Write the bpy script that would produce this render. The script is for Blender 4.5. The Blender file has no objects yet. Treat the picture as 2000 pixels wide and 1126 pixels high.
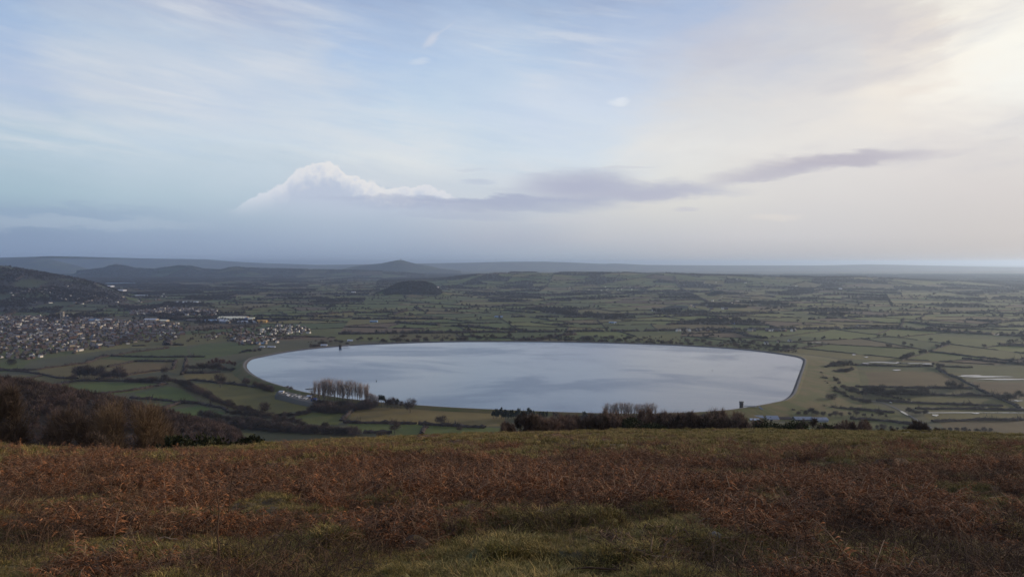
import bpy, math, random
import numpy as np
from math import radians as R
random.seed(7); rng = np.random.default_rng(7)
C = bpy.context.scene.collection
sc = bpy.context.scene

# ------------------------------------------------------------------ camera
EYE = 216.0; EROW = 512.0; F = 1500.0
PITCH = math.atan((563 - EROW) / F)
cam = bpy.data.cameras.new('camera'); camo = bpy.data.objects.new('camera', cam); C.objects.link(camo)
cam.sensor_width = 36; cam.lens = 36 * F / 2000; cam.clip_start = 0.2; cam.clip_end = 200000
camo.location = (0, 0, EYE); camo.rotation_euler = (math.pi/2 - PITCH, 0, 0)
sc.camera = camo

# ------------------------------------------------------------------ node helper
class NT:
    def __init__(s, tree): s.t = tree; s.n = tree.nodes; s.l = tree.links
    def new(s, typ, **kw):
        n = s.n.new(typ)
        for k, v in kw.items(): setattr(n, k, v)
        return n
    def put(s, sock, v):
        if hasattr(v, 'is_linked') or isinstance(v, bpy.types.NodeSocket): s.l.new(v, sock)
        elif isinstance(v, (tuple, list)) and len(sock.default_value) == 4 and len(v) == 3: sock.default_value = (*v, 1)
        else: sock.default_value = v
    def m(s, op, a, b=None, c=None, clamp=False):
        n = s.new('ShaderNodeMath', operation=op); n.use_clamp = clamp
        s.put(n.inputs[0], a)
        if b is not None: s.put(n.inputs[1], b)
        if c is not None: s.put(n.inputs[2], c)
        return n.outputs[0]
    def ramp(s, v, a, b, lo=0., hi=1.):      # smoothstep
        n = s.new('ShaderNodeMapRange', interpolation_type='SMOOTHSTEP'); s.put(n.inputs[0], v)
        for i, q in enumerate((a, b, lo, hi)): s.put(n.inputs[i+1], q)
        return n.outputs[0]
    def mix(s, f, a, b, mode='MIX'):
        n = s.new('ShaderNodeMix', data_type='RGBA', blend_type=mode)
        s.put(n.inputs[0], f); s.put(n.inputs[6], a); s.put(n.inputs[7], b); return n.outputs[2]
    def xyz(s, x, y, z=0.):
        n = s.new('ShaderNodeCombineXYZ')
        for i, q in enumerate((x, y, z)): s.put(n.inputs[i], q)
        return n.outputs[0]
    def noise(s, vec, scale, detail=4., rough=.5, dist=0.):
        n = s.new('ShaderNodeTexNoise'); s.put(n.inputs['Vector'], vec)
        n.inputs['Scale'].default_value = scale; n.inputs['Detail'].default_value = detail
        n.inputs['Roughness'].default_value = rough; n.inputs['Distortion'].default_value = dist
        return n.outputs[0]
    def curve(s, v, pts, vmin, vmax):        # piecewise curve of v (range vmin..vmax), values 0..1
        n = s.new('ShaderNodeFloatCurve'); s.put(n.inputs[1], s.m('DIVIDE', s.m('SUBTRACT', v, vmin), vmax - vmin, clamp=True))
        c = n.mapping.curves[0]; pp = sorted(((p[0]-vmin)/(vmax-vmin), p[1]) for p in pts)
        c.points[0].location = pp[0]; c.points[1].location = pp[-1]
        for p in pp[1:-1]: c.points.new(*p)
        n.mapping.update(); return n.outputs[0]

# ------------------------------------------------------------------ world: sky and clouds, by direction
SUN_AZ, SUN_EL = 60.0, 9.0
w = bpy.data.worlds.new('World'); sc.world = w; w.use_nodes = True
t = NT(w.node_tree); t.n.clear()
sky = t.new('ShaderNodeTexSky', sky_type='NISHITA'); sky.sun_disc = False
sky.sun_elevation = R(SUN_EL); sky.sun_rotation = R(SUN_AZ); sky.altitude = 200; sky.air_density = 1.0; sky.dust_density = 0.6; sky.ozone_density = 1.6
tc = t.new('ShaderNodeTexCoord').outputs['Generated']
sp = t.new('ShaderNodeSeparateXYZ'); t.l.new(tc, sp.inputs[0]); X, Y, Z = sp.outputs
AZ = t.m('MULTIPLY', t.m('ARCTAN2', X, Y), 57.2958)
EL = t.m('MULTIPLY', t.m('ARCSINE', Z), 57.2958)
def ae(px, py):                              # photograph pixel -> azimuth / elevation in degrees
    u, v = (px-1000)/F, -(py-563)/F
    d = np.array([u, math.cos(PITCH)+v*math.sin(PITCH), v*math.cos(PITCH)-math.sin(PITCH)]); d /= np.linalg.norm(d)
    return math.degrees(math.atan2(d[0], d[1])), math.degrees(math.asin(d[2]))
skyc = t.new('ShaderNodeVectorMath', operation='SCALE'); t.l.new(sky.outputs[0], skyc.inputs[0]); skyc.inputs[3].default_value = 0.13
base = skyc.outputs[0]
V = t.xyz(AZ, EL)
# sky tone by direction: rows of colour stops (azimuth) at a series of elevations
def lin(c): return tuple(((v/255)/12.92 if v <= 10 else ((v/255+.055)/1.055)**2.4) for v in c)
ROWS = [
 (-120, [(-900,(105,130,175)),(0,(110,135,180)),(1000,(135,152,188)),(2000,(170,172,185)),(2900,(190,182,180))]),
 (22, [(-700,(125,152,198)),(0,(138,165,206)),(200,(172,186,212)),(450,(178,188,212)),(650,(168,186,216)),(1000,(170,190,219)),(1300,(174,191,220)),(1500,(195,200,215)),(1700,(212,208,209)),(1850,(222,218,214)),(2000,(232,224,218)),(2700,(240,226,212))]),
 (115, [(-700,(150,175,212)),(0,(167,190,222)),(250,(190,205,224)),(600,(198,210,227)),(720,(180,201,230)),(1000,(190,208,231)),(1180,(191,205,228)),(1400,(199,203,217)),(1580,(214,213,216)),(1700,(218,212,211)),(1800,(234,225,216)),(1880,(255,249,236)),(2000,(255,251,240)),(2800,(255,244,225))]),
 (215, [(-700,(170,190,218)),(0,(186,201,225)),(200,(206,214,226)),(500,(204,215,230)),(800,(200,217,234)),(1150,(209,220,236)),(1380,(221,220,221)),(1520,(227,223,221)),(1700,(243,235,225)),(1800,(250,244,234)),(2000,(249,247,240)),(2800,(255,242,222))]),
 (305, [(-700,(172,194,214)),(0,(186,205,220)),(300,(202,216,228)),(450,(208,220,231)),(800,(224,229,232)),(950,(210,222,233)),(1120,(213,224,235)),(1340,(231,230,228)),(1550,(232,228,224)),(1800,(228,222,219)),(2000,(226,221,218)),(2800,(240,226,208))]),
 (395, [(-700,(150,176,196)),(0,(166,190,206)),(300,(178,198,213)),(450,(182,200,215)),(700,(190,202,218)),(1000,(205,211,220)),(1300,(222,220,217)),(1600,(218,214,214)),(2000,(214,208,208)),(2800,(222,208,196))]),
 (465, [(-700,(122,142,175)),(0,(136,156,186)),(300,(149,168,195)),(700,(164,180,203)),(1000,(176,184,201)),(1200,(193,196,205)),(1500,(203,202,207)),(2000,(200,196,198)),(2800,(206,194,186))]),
 (500, [(-700,(118,138,172)),(0,(132,152,183)),(500,(143,161,189)),(800,(149,166,191)),(1100,(164,177,195)),(1400,(181,184,193)),(2000,(187,185,188)),(2800,(196,186,182))]),
 (545, [(-700,(100,116,145)),(0,(112,128,156)),(1000,(138,148,165)),(2000,(160,158,160)),(2800,(168,158,154))]),
]
t1 = t.noise(t.xyz(t.m('MULTIPLY', AZ, .055), t.m('SUBTRACT', t.m('MULTIPLY', EL, .16), t.m('MULTIPLY', AZ, .02))), 1.0, 7., .62)
t2 = t.noise(t.xyz(t.m('MULTIPLY', AZ, .09), t.m('ADD', t.m('MULTIPLY', EL, .34), t.m('MULTIPLY', AZ, .05)), 7.), 1.0, 8., .66)
ragged = t.ramp(EL, 2.5, 9.)
AZW = t.m('ADD', AZ, t.m('MULTIPLY', t.m('MULTIPLY', t.m('SUBTRACT', t1, .5), 20.), ragged))
ELW = t.m('ADD', EL, t.m('MULTIPLY', t.m('MULTIPLY', t.m('SUBTRACT', t2, .5), 6.), ragged))
azn = t.m('DIVIDE', t.m('ADD', AZW, 60.), 120., clamp=True)
col = None; eprev = None
for (row, stops) in ROWS:
    rp = t.new('ShaderNodeValToRGB'); rp.color_ramp.interpolation = 'EASE'; t.put(rp.inputs[0], azn); el_ = rp.color_ramp.elements
    st = [((math.degrees(math.atan((px-1000)/F))+60)/120, (*lin(c), 1)) for px, c in stops]
    el_[0].position, el_[0].color = st[0]; el_[1].position, el_[1].color = st[-1]
    for p_, c_ in st[1:-1]: e_ = el_.new(p_); e_.color = c_
    e = ae(1000, row)[1]
    col = rp.outputs[0] if col is None else t.mix(t.m('DIVIDE', t.m('SUBTRACT', eprev, ELW), eprev-e, clamp=True), col, rp.outputs[0])
    eprev = e
col = t.mix(.05, col, base)
# cirrus: fine brighter fibres, mostly left and centre
t3 = t.noise(t.xyz(t.m('ADD', t.m('MULTIPLY', AZ, .10), t.m('MULTIPLY', EL, .03)), t.m('ADD', t.m('MULTIPLY', EL, .75), t.m('MULTIPLY', AZ, .10)), 2.), 1.0, 8., .62, .25)
t4 = t.noise(t.xyz(t.m('MULTIPLY', AZ, .04), t.m('MULTIPLY', EL, .12), 9.), 1.0, 3., .5)
fib = t.m('MULTIPLY', t.m('MULTIPLY', t.ramp(t3, .42, .72), t.ramp(t4, .38, .62)), t.m('MULTIPLY', t.ramp(EL, 4, 7.5), t.ramp(AZ, 16, 2)))
col = t.mix(t.m('MULTIPLY', fib, .62), col, lin((222, 225, 230)))
gap = t.m('MULTIPLY', t.m('MULTIPLY', t.ramp(t3, .52, .32), t.ramp(AZ, 14, -4)), t.ramp(EL, 5, 9))
col = t.mix(t.m('MULTIPLY', gap, .15), col, lin((160, 188, 224)))
rt = t.noise(t.xyz(t.m('MULTIPLY', AZ, .07), t.m('SUBTRACT', t.m('MULTIPLY', EL, .30), t.m('MULTIPLY', AZ, .06)), 5.), 1.0, 6., .58)
col = t.mix(t.m('MULTIPLY', t.m('MULTIPLY', t.ramp(rt, .48, .72), t.ramp(AZ, 6, 18)), t.m('MULTIPLY', t.ramp(EL, 3, 7), .45)), col, lin((196, 196, 206)))
t5 = t.noise(t.xyz(t.m('MULTIPLY', AZ, .35), t.m('MULTIPLY', EL, 1.1), 3.), 1.0, 6., .65)
def blob(a0, e0, ra_, re_, soft=-.6, warp=0., tilt=0., src=None):
    A = AZ; E = EL
    if warp:
        A = t.m('ADD', AZ, t.m('MULTIPLY', t.m('SUBTRACT', t2, .5), warp*5)); E = t.m('ADD', t.m('ADD', EL, t.m('MULTIPLY', t.m('SUBTRACT', t3, .5), warp*2.2)), t.m('MULTIPLY', t.m('SUBTRACT', t5, .5), warp*1.9))
    dx = t.m('SUBTRACT', A, a0); dy = t.m('SUBTRACT', E, e0)
    if tilt: dy = t.m('SUBTRACT', dy, t.m('MULTIPLY', dx, tilt))
    q = t.m('ADD', t.m('POWER', t.m('ABSOLUTE', t.m('DIVIDE', dx, ra_)), 2.), t.m('POWER', t.m('ABSOLUTE', t.m('DIVIDE', dy, re_)), 2.))
    return t.ramp(q, 1.35, soft)
a0, e0 = ae(90, 414); col = t.mix(t.m('MULTIPLY', blob(a0, e0, 8, .55, 0., .8), .5), col, lin((148, 168, 194)))
a0, e0 = ae(140, 436); col = t.mix(t.m('MULTIPLY', blob(a0, e0, 9, .5, 0., .8), .4), col, lin((178, 192, 208)))
# --- the cumulus
def curve_el(pts):
    k = [ae(*p) for p in pts]; return [(a, e/20.) for a, e in k]
cp = [(430, 412), (455, 405), (480, 393), (520, 370), (556, 351), (575, 330), (592, 321), (612, 320), (632, 313), (655, 320), (672, 333), (700, 345), (730, 355), (765, 364), (800, 363), (838, 358), (862, 370), (900, 390), (940, 402)]
k = curve_el(cp); amin, amax = k[0][0], k[-1][0]
n = t.new('ShaderNodeTexNoise'); t.put(n.inputs['Vector'], V); n.inputs['Scale'].default_value = 1.4; n.inputs['Detail'].default_value = 6; n.inputs['Roughness'].default_value = .6
vw = t.xyz(t.m('ADD', AZ, t.m('MULTIPLY', n.outputs[0], .6)), t.m('ADD', EL, t.m('MULTIPLY', n.outputs[0], .6)))
vor = t.new('ShaderNodeTexVoronoi', feature='SMOOTH_F1'); t.put(vor.inputs['Vector'], vw); vor.inputs['Scale'].default_value = 1.1; vor.inputs['Smoothness'].default_value = .35
vor2 = t.new('ShaderNodeTexVoronoi', feature='SMOOTH_F1'); t.put(vor2.inputs['Vector'], vw); vor2.inputs['Scale'].default_value = 2.9; vor2.inputs['Smoothness'].default_value = .3
bil = t.m('ADD', t.m('MULTIPLY', vor.outputs[0], -.55), t.m('MULTIPLY', vor2.outputs[0], -.35))
top = t.m('MULTIPLY', t.curve(AZ, k, amin, amax), 20.)
top = t.m('ADD', top, t.m('MULTIPLY', t.m('ADD', bil, .40), .8))
depth = t.m('SUBTRACT', top, EL)             # >0 inside
inside = t.m('MULTIPLY', t.m('MULTIPLY', t.ramp(depth, -.05, .13), t.ramp(EL, 2.8, 5.2)), t.m('MULTIPLY', t.ramp(AZ, amin, amin+1.5), t.ramp(AZ, amax, amax-3.)))
lit = t.m('MULTIPLY', t.m('MULTIPLY', t.ramp(t.m('ADD', depth, t.m('MULTIPLY', bil, 1.8)), .9, -.95), t.m('MULTIPLY', t.ramp(AZ, amin+2, amin+8), t.ramp(AZ, amax-3.5, amin+9, .5, 1.))), .75)
body = t.mix(t.ramp(depth, 1.8, 0.), lin((188, 198, 217)), lin((214, 219, 230)))
ccol = t.mix(lit, body, lin((237, 234, 231)))
col = t.mix(t.m('MULTIPLY', inside, .92), col, ccol)
# --- lens-shaped grey streaks
def streak(px, py, rx, ry, cc, op, tilt=0., warp=.6, soft=-.6):
    global col
    a, e = ae(px, py); a1, _ = ae(px+rx, py); _, e1 = ae(px, py-ry)
    col = t.mix(t.m('MULTIPLY', blob(a, e, a1-a, e1-e, soft, warp, tilt), op), col, lin(cc))
streak(900, 389, 300, 9, (168, 178, 202), .85)
streak(960, 402, 290, 17, (166, 175, 199), .9)
streak(1080, 392, 260, 10, (172, 179, 201), .7)
streak(1130, 385, 190, 10, (172, 179, 201), .6)
streak(1120, 352, 130, 24, (174, 178, 200), .95)
streak(1180, 370, 230, 20, (172, 177, 200), .95)
streak(1300, 376, 170, 12, (180, 183, 202), .85)
streak(1420, 356, 110, 8, (190, 190, 203), .6, tilt=.12)
streak(900, 422, 150, 8, (170, 180, 202), .6)
streak(1560, 325, 215, 19, (180, 178, 194), .95, tilt=.10)
streak(1660, 309, 230, 16, (186, 182, 194), .9, tilt=.0)
streak(1480, 344, 110, 9, (194, 192, 202), .7, tilt=.05)
streak(935, 355, 40, 7, (186, 196, 214), .8, warp=.3)
streak(920, 330, 34, 4, (196, 205, 218), .6, warp=.3)
streak(1220, 328, 70, 4, (200, 202, 212), .6, warp=.3)
streak(1340, 409, 32, 7, (198, 198, 208), .8, warp=.3)
streak(1800, 175, 90, 12, (232, 222, 214), .5, tilt=-.05, warp=.8)
streak(1212, 199, 24, 8, (228, 233, 240), .9, warp=.5)
streak(820, 120, 24, 7, (206, 217, 232), .8, warp=.5)
streak(843, 78, 17, 14, (214, 216, 226), .7, warp=.25, tilt=.75)
streak(860, 62, 30, 5, (204, 211, 226), .45, warp=.3, tilt=.85)
streak(1520, 424, 60, 7, (226, 220, 214), .7, warp=.5)
streak(1130, 432, 120, 7, (205, 206, 212), .5, warp=.5)
bg = t.new('ShaderNodeBackground'); t.put(bg.inputs[0], col); bg.inputs[1].default_value = 1.0
wo = t.new('ShaderNodeOutputWorld'); t.l.new(bg.outputs[0], wo.inputs[0])
w.cycles.sampling_method = 'MANUAL'; w.cycles.sample_map_resolution = 1024

sun = bpy.data.lights.new('sun', 'SUN'); so = bpy.data.objects.new('sun', sun); C.objects.link(so)
sun.energy = 3.0; sun.angle = R(3); sun.color = (1.0, 0.80, 0.60)
so.rotation_euler = (R(90-SUN_EL), 0, R(180-SUN_AZ)); so.location = (60, 40, 300)
sc.view_settings.view_transform = 'Standard'; sc.view_settings.look = 'None'
sc.view_settings.exposure = 0.0; sc.view_settings.gamma = 1.0

# ------------------------------------------------------------------ helpers
def sstep(a, b, x): q = np.clip((x-a)/(b-a), 0, 1); return q*q*(3-2*q)
def terr(px, y):                            # the land on the near shore stands almost as high as the dam
    px = np.asarray(px, float); return 6.3*sstep(400, 660, px)*(1-sstep(1370, 1500, px))*(1-sstep(1400, 1600, y))
def P(px, py, z=None):                       # where the line of sight through a photograph pixel meets height z (default: the plain)
    if z is None:
        z = float(terr(px, 1000.)); p = P(px, py, z)
        return p if p[1] < 1400 else P(px, py, 0.)
    u, v = (px-1000)/F, -(py-563)/F
    dy = math.cos(PITCH)+v*math.sin(PITCH); dz = v*math.cos(PITCH)-math.sin(PITCH)
    k = (z-EYE)/dz
    return np.array([u*k, dy*k, z])
def tag(o, label=None, cat=None, group=None, kind=None):
    if label: o['label'] = label
    if cat: o['category'] = cat
    if group: o['group'] = group
    if kind: o['kind'] = kind
    return o
def mesh(name, v, f, mats=(), midx=None, smooth=False, colr=None):
    me = bpy.data.meshes.new(name)
    me.from_pydata([tuple(map(float, p)) for p in v] if not isinstance(v, np.ndarray) else v.tolist(), [], f if isinstance(f, list) else f.tolist())
    for m_ in mats: me.materials.append(m_)
    if midx is not None: me.polygons.foreach_set('material_index', np.asarray(midx, dtype=np.int32))
    if smooth: me.polygons.foreach_set('use_smooth', np.ones(len(me.polygons), dtype=bool))
    if colr is not None:
        a = me.color_attributes.new('col', 'FLOAT_COLOR', 'POINT')
        c4 = np.ones((len(me.vertices), 4), dtype=np.float32); c4[:, :3] = colr
        a.data.foreach_set('color', c4.ravel())
    me.update(); return me
def obj(name, me, parent=None, loc=None, rz=0., scale=None):
    o = bpy.data.objects.new(name, me); C.objects.link(o)
    if parent: o.parent = parent
    if loc is not None: o.location = [float(q) for q in loc]
    if rz: o.rotation_euler = (0, 0, rz)
    if scale is not None: o.scale = scale if hasattr(scale, '__len__') else (scale,)*3
    return o
def copy_tree(o, parent=None):
    c = o.copy(); C.objects.link(c)
    if parent: c.parent = parent
    for ch in o.children: copy_tree(ch, c)
    return c
class MB:
    def __init__(s): s.v = []; s.f = []; s.m = []
    def quad(s, pts, mi=0):
        b = len(s.v); s.v += [tuple(p) for p in pts]; s.f.append(list(range(b, b+len(pts)))); s.m.append(mi)
    def box(s, x0, x1, y0, y1, z0, z1, mi=0):
        b = len(s.v)
        s.v += [(x0,y0,z0),(x1,y0,z0),(x1,y1,z0),(x0,y1,z0),(x0,y0,z1),(x1,y0,z1),(x1,y1,z1),(x0,y1,z1)]
        for q in ((0,3,2,1),(4,5,6,7),(0,1,5,4),(1,2,6,5),(2,3,7,6),(3,0,4,7)): s.f.append([b+i for i in q]); s.m.append(mi)
    def tube(s, pts, rad, n=5, mi=0, cap=True):
        pts = [np.array(p, float) for p in pts]; b = len(s.v)
        for i, p in enumerate(pts):
            d = pts[min(i+1, len(pts)-1)]-pts[max(i-1, 0)]; d = d/(np.linalg.norm(d)+1e-9)
            a = np.cross(d, (0.3, 0.9, 0.2) if abs(d[2]) > .8 else (0, 0, 1)); a /= np.linalg.norm(a)+1e-9; c = np.cross(d, a)
            for k in range(n):
                g = 2*math.pi*k/n; s.v.append(tuple(p+rad[i]*(math.cos(g)*a+math.sin(g)*c)))
        for i in range(len(pts)-1):
            for k in range(n):
                s.f.append([b+i*n+k, b+i*n+(k+1) % n, b+(i+1)*n+(k+1) % n, b+(i+1)*n+k]); s.m.append(mi)
        if cap: s.f.append([b+(len(pts)-1)*n+k for k in range(n)]); s.m.append(mi)
    def mesh(s, name, mats, smooth=False): return mesh(name, s.v, s.f, mats, s.m, smooth)
def hash2(ix, iy, seed):
    h = (ix.astype(np.int64)*374761393 + iy.astype(np.int64)*668265263 + seed*974711) & 0xffffffff
    h = ((h ^ (h >> 13))*1274126177) & 0xffffffff
    return ((h ^ (h >> 16)) & 0xffff)/65535.0
def vnoise(x, y, seed=0):
    x = np.asarray(x, float); y = np.asarray(y, float)
    ix = np.floor(x); iy = np.floor(y); fx = x-ix; fy = y-iy; fx = fx*fx*(3-2*fx); fy = fy*fy*(3-2*fy)
    a = hash2(ix, iy, seed); b = hash2(ix+1, iy, seed); c = hash2(ix, iy+1, seed); d = hash2(ix+1, iy+1, seed)
    return a+(b-a)*fx+(c-a)*fy+(a-b-c+d)*fx*fy
def fbm(x, y, s, o=4, seed=0):
    r = 0; a = .5; x = np.asarray(x, float)/s; y = np.asarray(y, float)/s
    for i in range(o): r = r+a*vnoise(x, y, seed+i*17); x = x*2.03+11.3; y = y*2.03+5.7; a *= .5
    return r/(1-.5**o)
def pip(x, y, poly):                          # points in polygon
    x = np.asarray(x); y = np.asarray(y); r = np.zeros(x.shape, bool); n_ = len(poly)
    for i in range(n_):
        x0, y0 = poly[i][:2]; x1, y1 = poly[(i+1) % n_][:2]
        c = ((y0 > y) != (y1 > y)) & (x < (x1-x0)*(y-y0)/(y1-y0+1e-12)+x0); r ^= c
    return r
def mat(name, c, rough=.9, var=.25, scale=1., c2=None, attr=False, spec=.3, inst=0., bump=0., trans=False):
    m_ = bpy.data.materials.new(name); m_.use_nodes = True; q = NT(m_.node_tree); b = q.n['Principled BSDF']
    tcn = q.new('ShaderNodeTexCoord'); ob = tcn.outputs['Object']
    ns = q.noise(ob, scale, 5., .6)
    if attr:
        a = q.new('ShaderNodeAttribute'); a.attribute_name = 'col'; cc = a.outputs[0]
    else: cc = (*c, 1)
    if c2: cc = q.mix(q.ramp(ns, .4, .62), cc, c2)
    if inst:
        oi = q.new('ShaderNodeObjectInfo').outputs['Random']
        k = q.m('ADD', q.m('MULTIPLY', oi, 2*inst), 1-inst)
        cc = q.mix(1., cc, q.xyz(k, q.m('POWER', k, .9), k), 'MULTIPLY')
    k = q.m('ADD', q.m('MULTIPLY', ns, 2*var), 1-var)
    cc = q.mix(1., cc, q.xyz(k, k, k), 'MULTIPLY')
    q.put(b.inputs['Base Color'], cc); b.inputs['Roughness'].default_value = rough; b.inputs['Specular IOR Level'].default_value = spec
    if bump:
        bn = q.new('ShaderNodeBump'); bn.inputs['Strength'].default_value = bump; q.put(bn.inputs['Height'], ns); q.put(b.inputs['Normal'], bn.outputs[0])
    return m_
def scatter(name, Pt, rot, scl, protos, mats=None):
    N = len(Pt); me = bpy.data.meshes.new(name); me.from_pydata(np.asarray(Pt).tolist(), [], [])
    a = me.attributes.new('rot', 'FLOAT_VECTOR', 'POINT'); a.data.foreach_set('vector', np.asarray(rot, np.float32).ravel())
    a = me.attributes.new('scl', 'FLOAT_VECTOR', 'POINT')
    s3 = np.asarray(scl, np.float32); s3 = np.repeat(s3[:, None], 3, 1) if s3.ndim == 1 else s3
    a.data.foreach_set('vector', s3.ravel())
    a = me.attributes.new('idx', 'INT', 'POINT'); a.data.foreach_set('value', rng.integers(0, len(protos), N).astype(np.int32))
    pc = bpy.data.collections.new(name+'_kinds')
    for i, pm in enumerate(protos): pc.objects.link(bpy.data.objects.new('%s_kind' % name, pm))
    o = obj(name, me)
    ng = bpy.data.node_groups.new(name, 'GeometryNodeTree')
    ng.interface.new_socket('Geometry', in_out='INPUT', socket_type='NodeSocketGeometry'); ng.interface.new_socket('Geometry', in_out='OUTPUT', socket_type='NodeSocketGeometry')
    gi = ng.nodes.new('NodeGroupInput'); go = ng.nodes.new('NodeGroupOutput'); ip = ng.nodes.new('GeometryNodeInstanceOnPoints'); ci = ng.nodes.new('GeometryNodeCollectionInfo')
    ci.inputs['Collection'].default_value = pc; ci.inputs['Separate Children'].default_value = True; ci.inputs['Reset Children'].default_value = True
    def na(nm, ty):
        q = ng.nodes.new('GeometryNodeInputNamedAttribute'); q.data_type = ty; q.inputs[0].default_value = nm; return q.outputs[0]
    L = ng.links.new
    L(gi.outputs[0], ip.inputs['Points']); L(ci.outputs[0], ip.inputs['Instance']); ip.inputs['Pick Instance'].default_value = True
    L(na('idx', 'INT'), ip.inputs['Instance Index']); L(na('rot', 'FLOAT_VECTOR'), ip.inputs['Rotation']); L(na('scl', 'FLOAT_VECTOR'), ip.inputs['Scale'])
    L(ip.outputs[0], go.inputs[0])
    md = o.modifiers.new('scatter', 'NODES'); md.node_group = ng
    return o

# ------------------------------------------------------------------ terrain heights
def RD(pts, D, W, rough=0.):
    px = np.array([p[0] for p in pts], float); zc = np.array([EYE+(EROW-p[1])*D/F for p in pts]); return (px, np.maximum(zc, -5), D, W, rough)
RIDGES = [
 RD([(-900,508),(-300,505),(0,503),(60,501.5),(100,500),(150,501),(300,505),(400,506),(450,510),(500,513),(560,515),(620,517),(700,516),(900,513),(980,511),(1060,510.5),(1110,512),(1180,515),(1200,514),(1260,517),(1400,518),(1480,518),(1600,518),(1700,516),(1760,517),(1900,520),(2000,522),(2800,522)], 24000, 2500, 9),
 RD([(-900,520),(-200,512),(0,506),(60,504),(100,506),(125,512),(150,518),(180,527)], 16500, 1200, 6),
 RD([(660,527),(695,519),(720,516.5),(745,514),(765,510),(776,507.5),(786,507.5),(796,510.5),(812,514.5),(835,518),(860,524),(900,528)], 15000, 700, 5),
 RD([(150,529),(180,526),(202,523.5),(215,519),(228,517),(245,519),(264,523.5),(300,525.5),(325,522),(350,518.5),(375,520),(398,525),(430,527),(446,523),(462,521),(485,523),(520,524),(600,526),(700,527.5),(760,530),(830,536)], 11500, 500, 3),
 RD([(-700,490),(-200,503),(0,518.5),(60,528),(100,536),(150,544),(190,554),(225,567),(260,588)], 4600, 700, 9),
 RD([(742,580),(752,570),(762,562),(778,554),(795,551),(812,550.5),(830,551.5),(845,556),(856,563),(864,572),(872,582)], 5150, 190, 2),
 RD([(600,556),(850,545),(940,535),(1000,532),(1300,533),(1400,537),(1600,541),(1680,540.5),(1800,547),(2000,553),(2400,556)], 7600, 900, 14),
 RD([(1380,590),(1480,576),(1560,569),(1640,566),(1700,571),(1790,575),(1880,571),(2000,566),(2300,560)], 5600, 380, 8),
]
EDGE_X = [0, 120, 260, 420, 560, 700, 900, 1100, 1300, 1500, 1750, 2000]
EDGE_R = [868, 874, 877, 872, 864, 856, 848, 844, 840, 840.5, 843.5, 849]
EDGE_D = [52, 48, 47, 52, 62, 75, 95, 108, 112, 108, 100, 90]
def plain_h(x, y):
    x = np.asarray(x, float); y = np.asarray(y, float); px = 1000+F*x/np.maximum(y, 1)
    h = np.zeros(np.broadcast(x, y).shape)
    for (p, zc, D, W, ro) in RIDGES:
        c = np.interp(px, p, zc, left=(zc[0] if p[0] < 0 else 0), right=(zc[-1] if p[-1] > 2000 else 0))
        g = np.exp(-((y-D)/W)**2)
        hh = c*g
        if ro: hh = hh+(fbm(x, y, W*.35, 4, 5)-.5)*ro*2*sstep(0, 30, hh)*sstep(.0, .6, g)*(1-sstep(.75, 1., g))
        h = np.maximum(h, hh)
    return np.maximum(h, terr(px, y)*(y > 600))
SPUR = RD([(-900,690),(-200,722),(0,738),(60,748),(140,764),(200,776),(280,798),(360,822),(450,850),(560,880)], 560, 210)
def moor_h(x, y):
    px = 1000+F*x/np.maximum(y, 3.)
    er = np.interp(px, EDGE_X, EDGE_R); ed = np.interp(px, EDGE_X, EDGE_D)
    # slope chosen so that the brow lies on the line of sight of its row
    s = (er-EROW)/F - 1.8/ed
    z = EYE-1.8-s*y
    q = y-ed; z = z-0.36*(np.sqrt(q*q+9)+q-3*.0)/2+.0
    a = sstep(2, 12, y)
    z = z+a*((fbm(x, y, 14, 3, 31)-.5)*.42*(1-.6*sstep(50, 110, y))+(fbm(x, y, 2.6, 3, 44)-.5)*.30+.24*sstep(.50, .66, fbm(x, y, 1.2, 2, 46))*sstep(.30, .6, fbm(x, y, 7, 2, 48))+(fbm(x, y, .6, 2, 45)-.5)*.10)
    return z
def near_h(x, y):
    z = np.maximum(moor_h(x, y), -50)
    p, zc, D, W, _ = SPUR; px = 1000+F*x/np.maximum(y, 1)
    c = np.interp(px, p, zc)-7; c = np.where(px > 560, 0, c)
    sp_ = c*np.exp(-((y-D)/W)**2)
    sp_ = np.where(px > 450, sp_*(1-sstep(450, 560, px)), sp_)
    return np.maximum(np.maximum(z, sp_), plain_h(x, y)-.2)

# ------------------------------------------------------------------ materials
M = {}
M['field'] = mat('field_grass', (0,0,0), var=.35, scale=.012, attr=True)
M['field'].node_tree.nodes['Noise Texture'].inputs['Detail'].default_value = 9
M['hedge'] = mat('hedge_twigs', (.046,.034,.028), var=.5, scale=.08)
M['twig'] = mat('bare_twigs', (.078,.056,.046), var=.3, scale=.2, inst=.3)
M['poplar'] = mat('poplar_twigs', (.30,.225,.185), var=.25, scale=.2, inst=.15)
M['redtwig'] = mat('russet_twigs', (.11,.045,.030), var=.3, scale=.2, inst=.3)
M['spur'] = mat('spur_twigs', (.078,.054,.046), var=.3, scale=.3, inst=.45)
M['bark'] = mat('bark', (.050,.042,.036), var=.3, scale=2)
M['everg'] = mat('evergreen_leaves', (.022,.032,.016), var=.4, scale=.6, inst=.25)
M['gorse'] = mat('gorse_leaves', (.025,.030,.010), var=.5, scale=3, inst=.2)
M['stonebank'] = mat('bank_stone', (.06,.055,.052), var=.35, scale=.1)
M['path'] = mat('pale_gravel', (.15,.142,.13), var=.2, scale=.3)
M['bank'] = mat('bank_grass', (.088,.092,.022), var=.35, scale=.03, c2=(.115,.090,.032,1))
M['wall_white'] = mat('white_render', (.70,.68,.64), var=.1)
M['wall_cream'] = mat('cream_render', (.42,.36,.29), var=.1)
M['wall_brick'] = mat('brick', (.12,.075,.062), var=.2)
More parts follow.
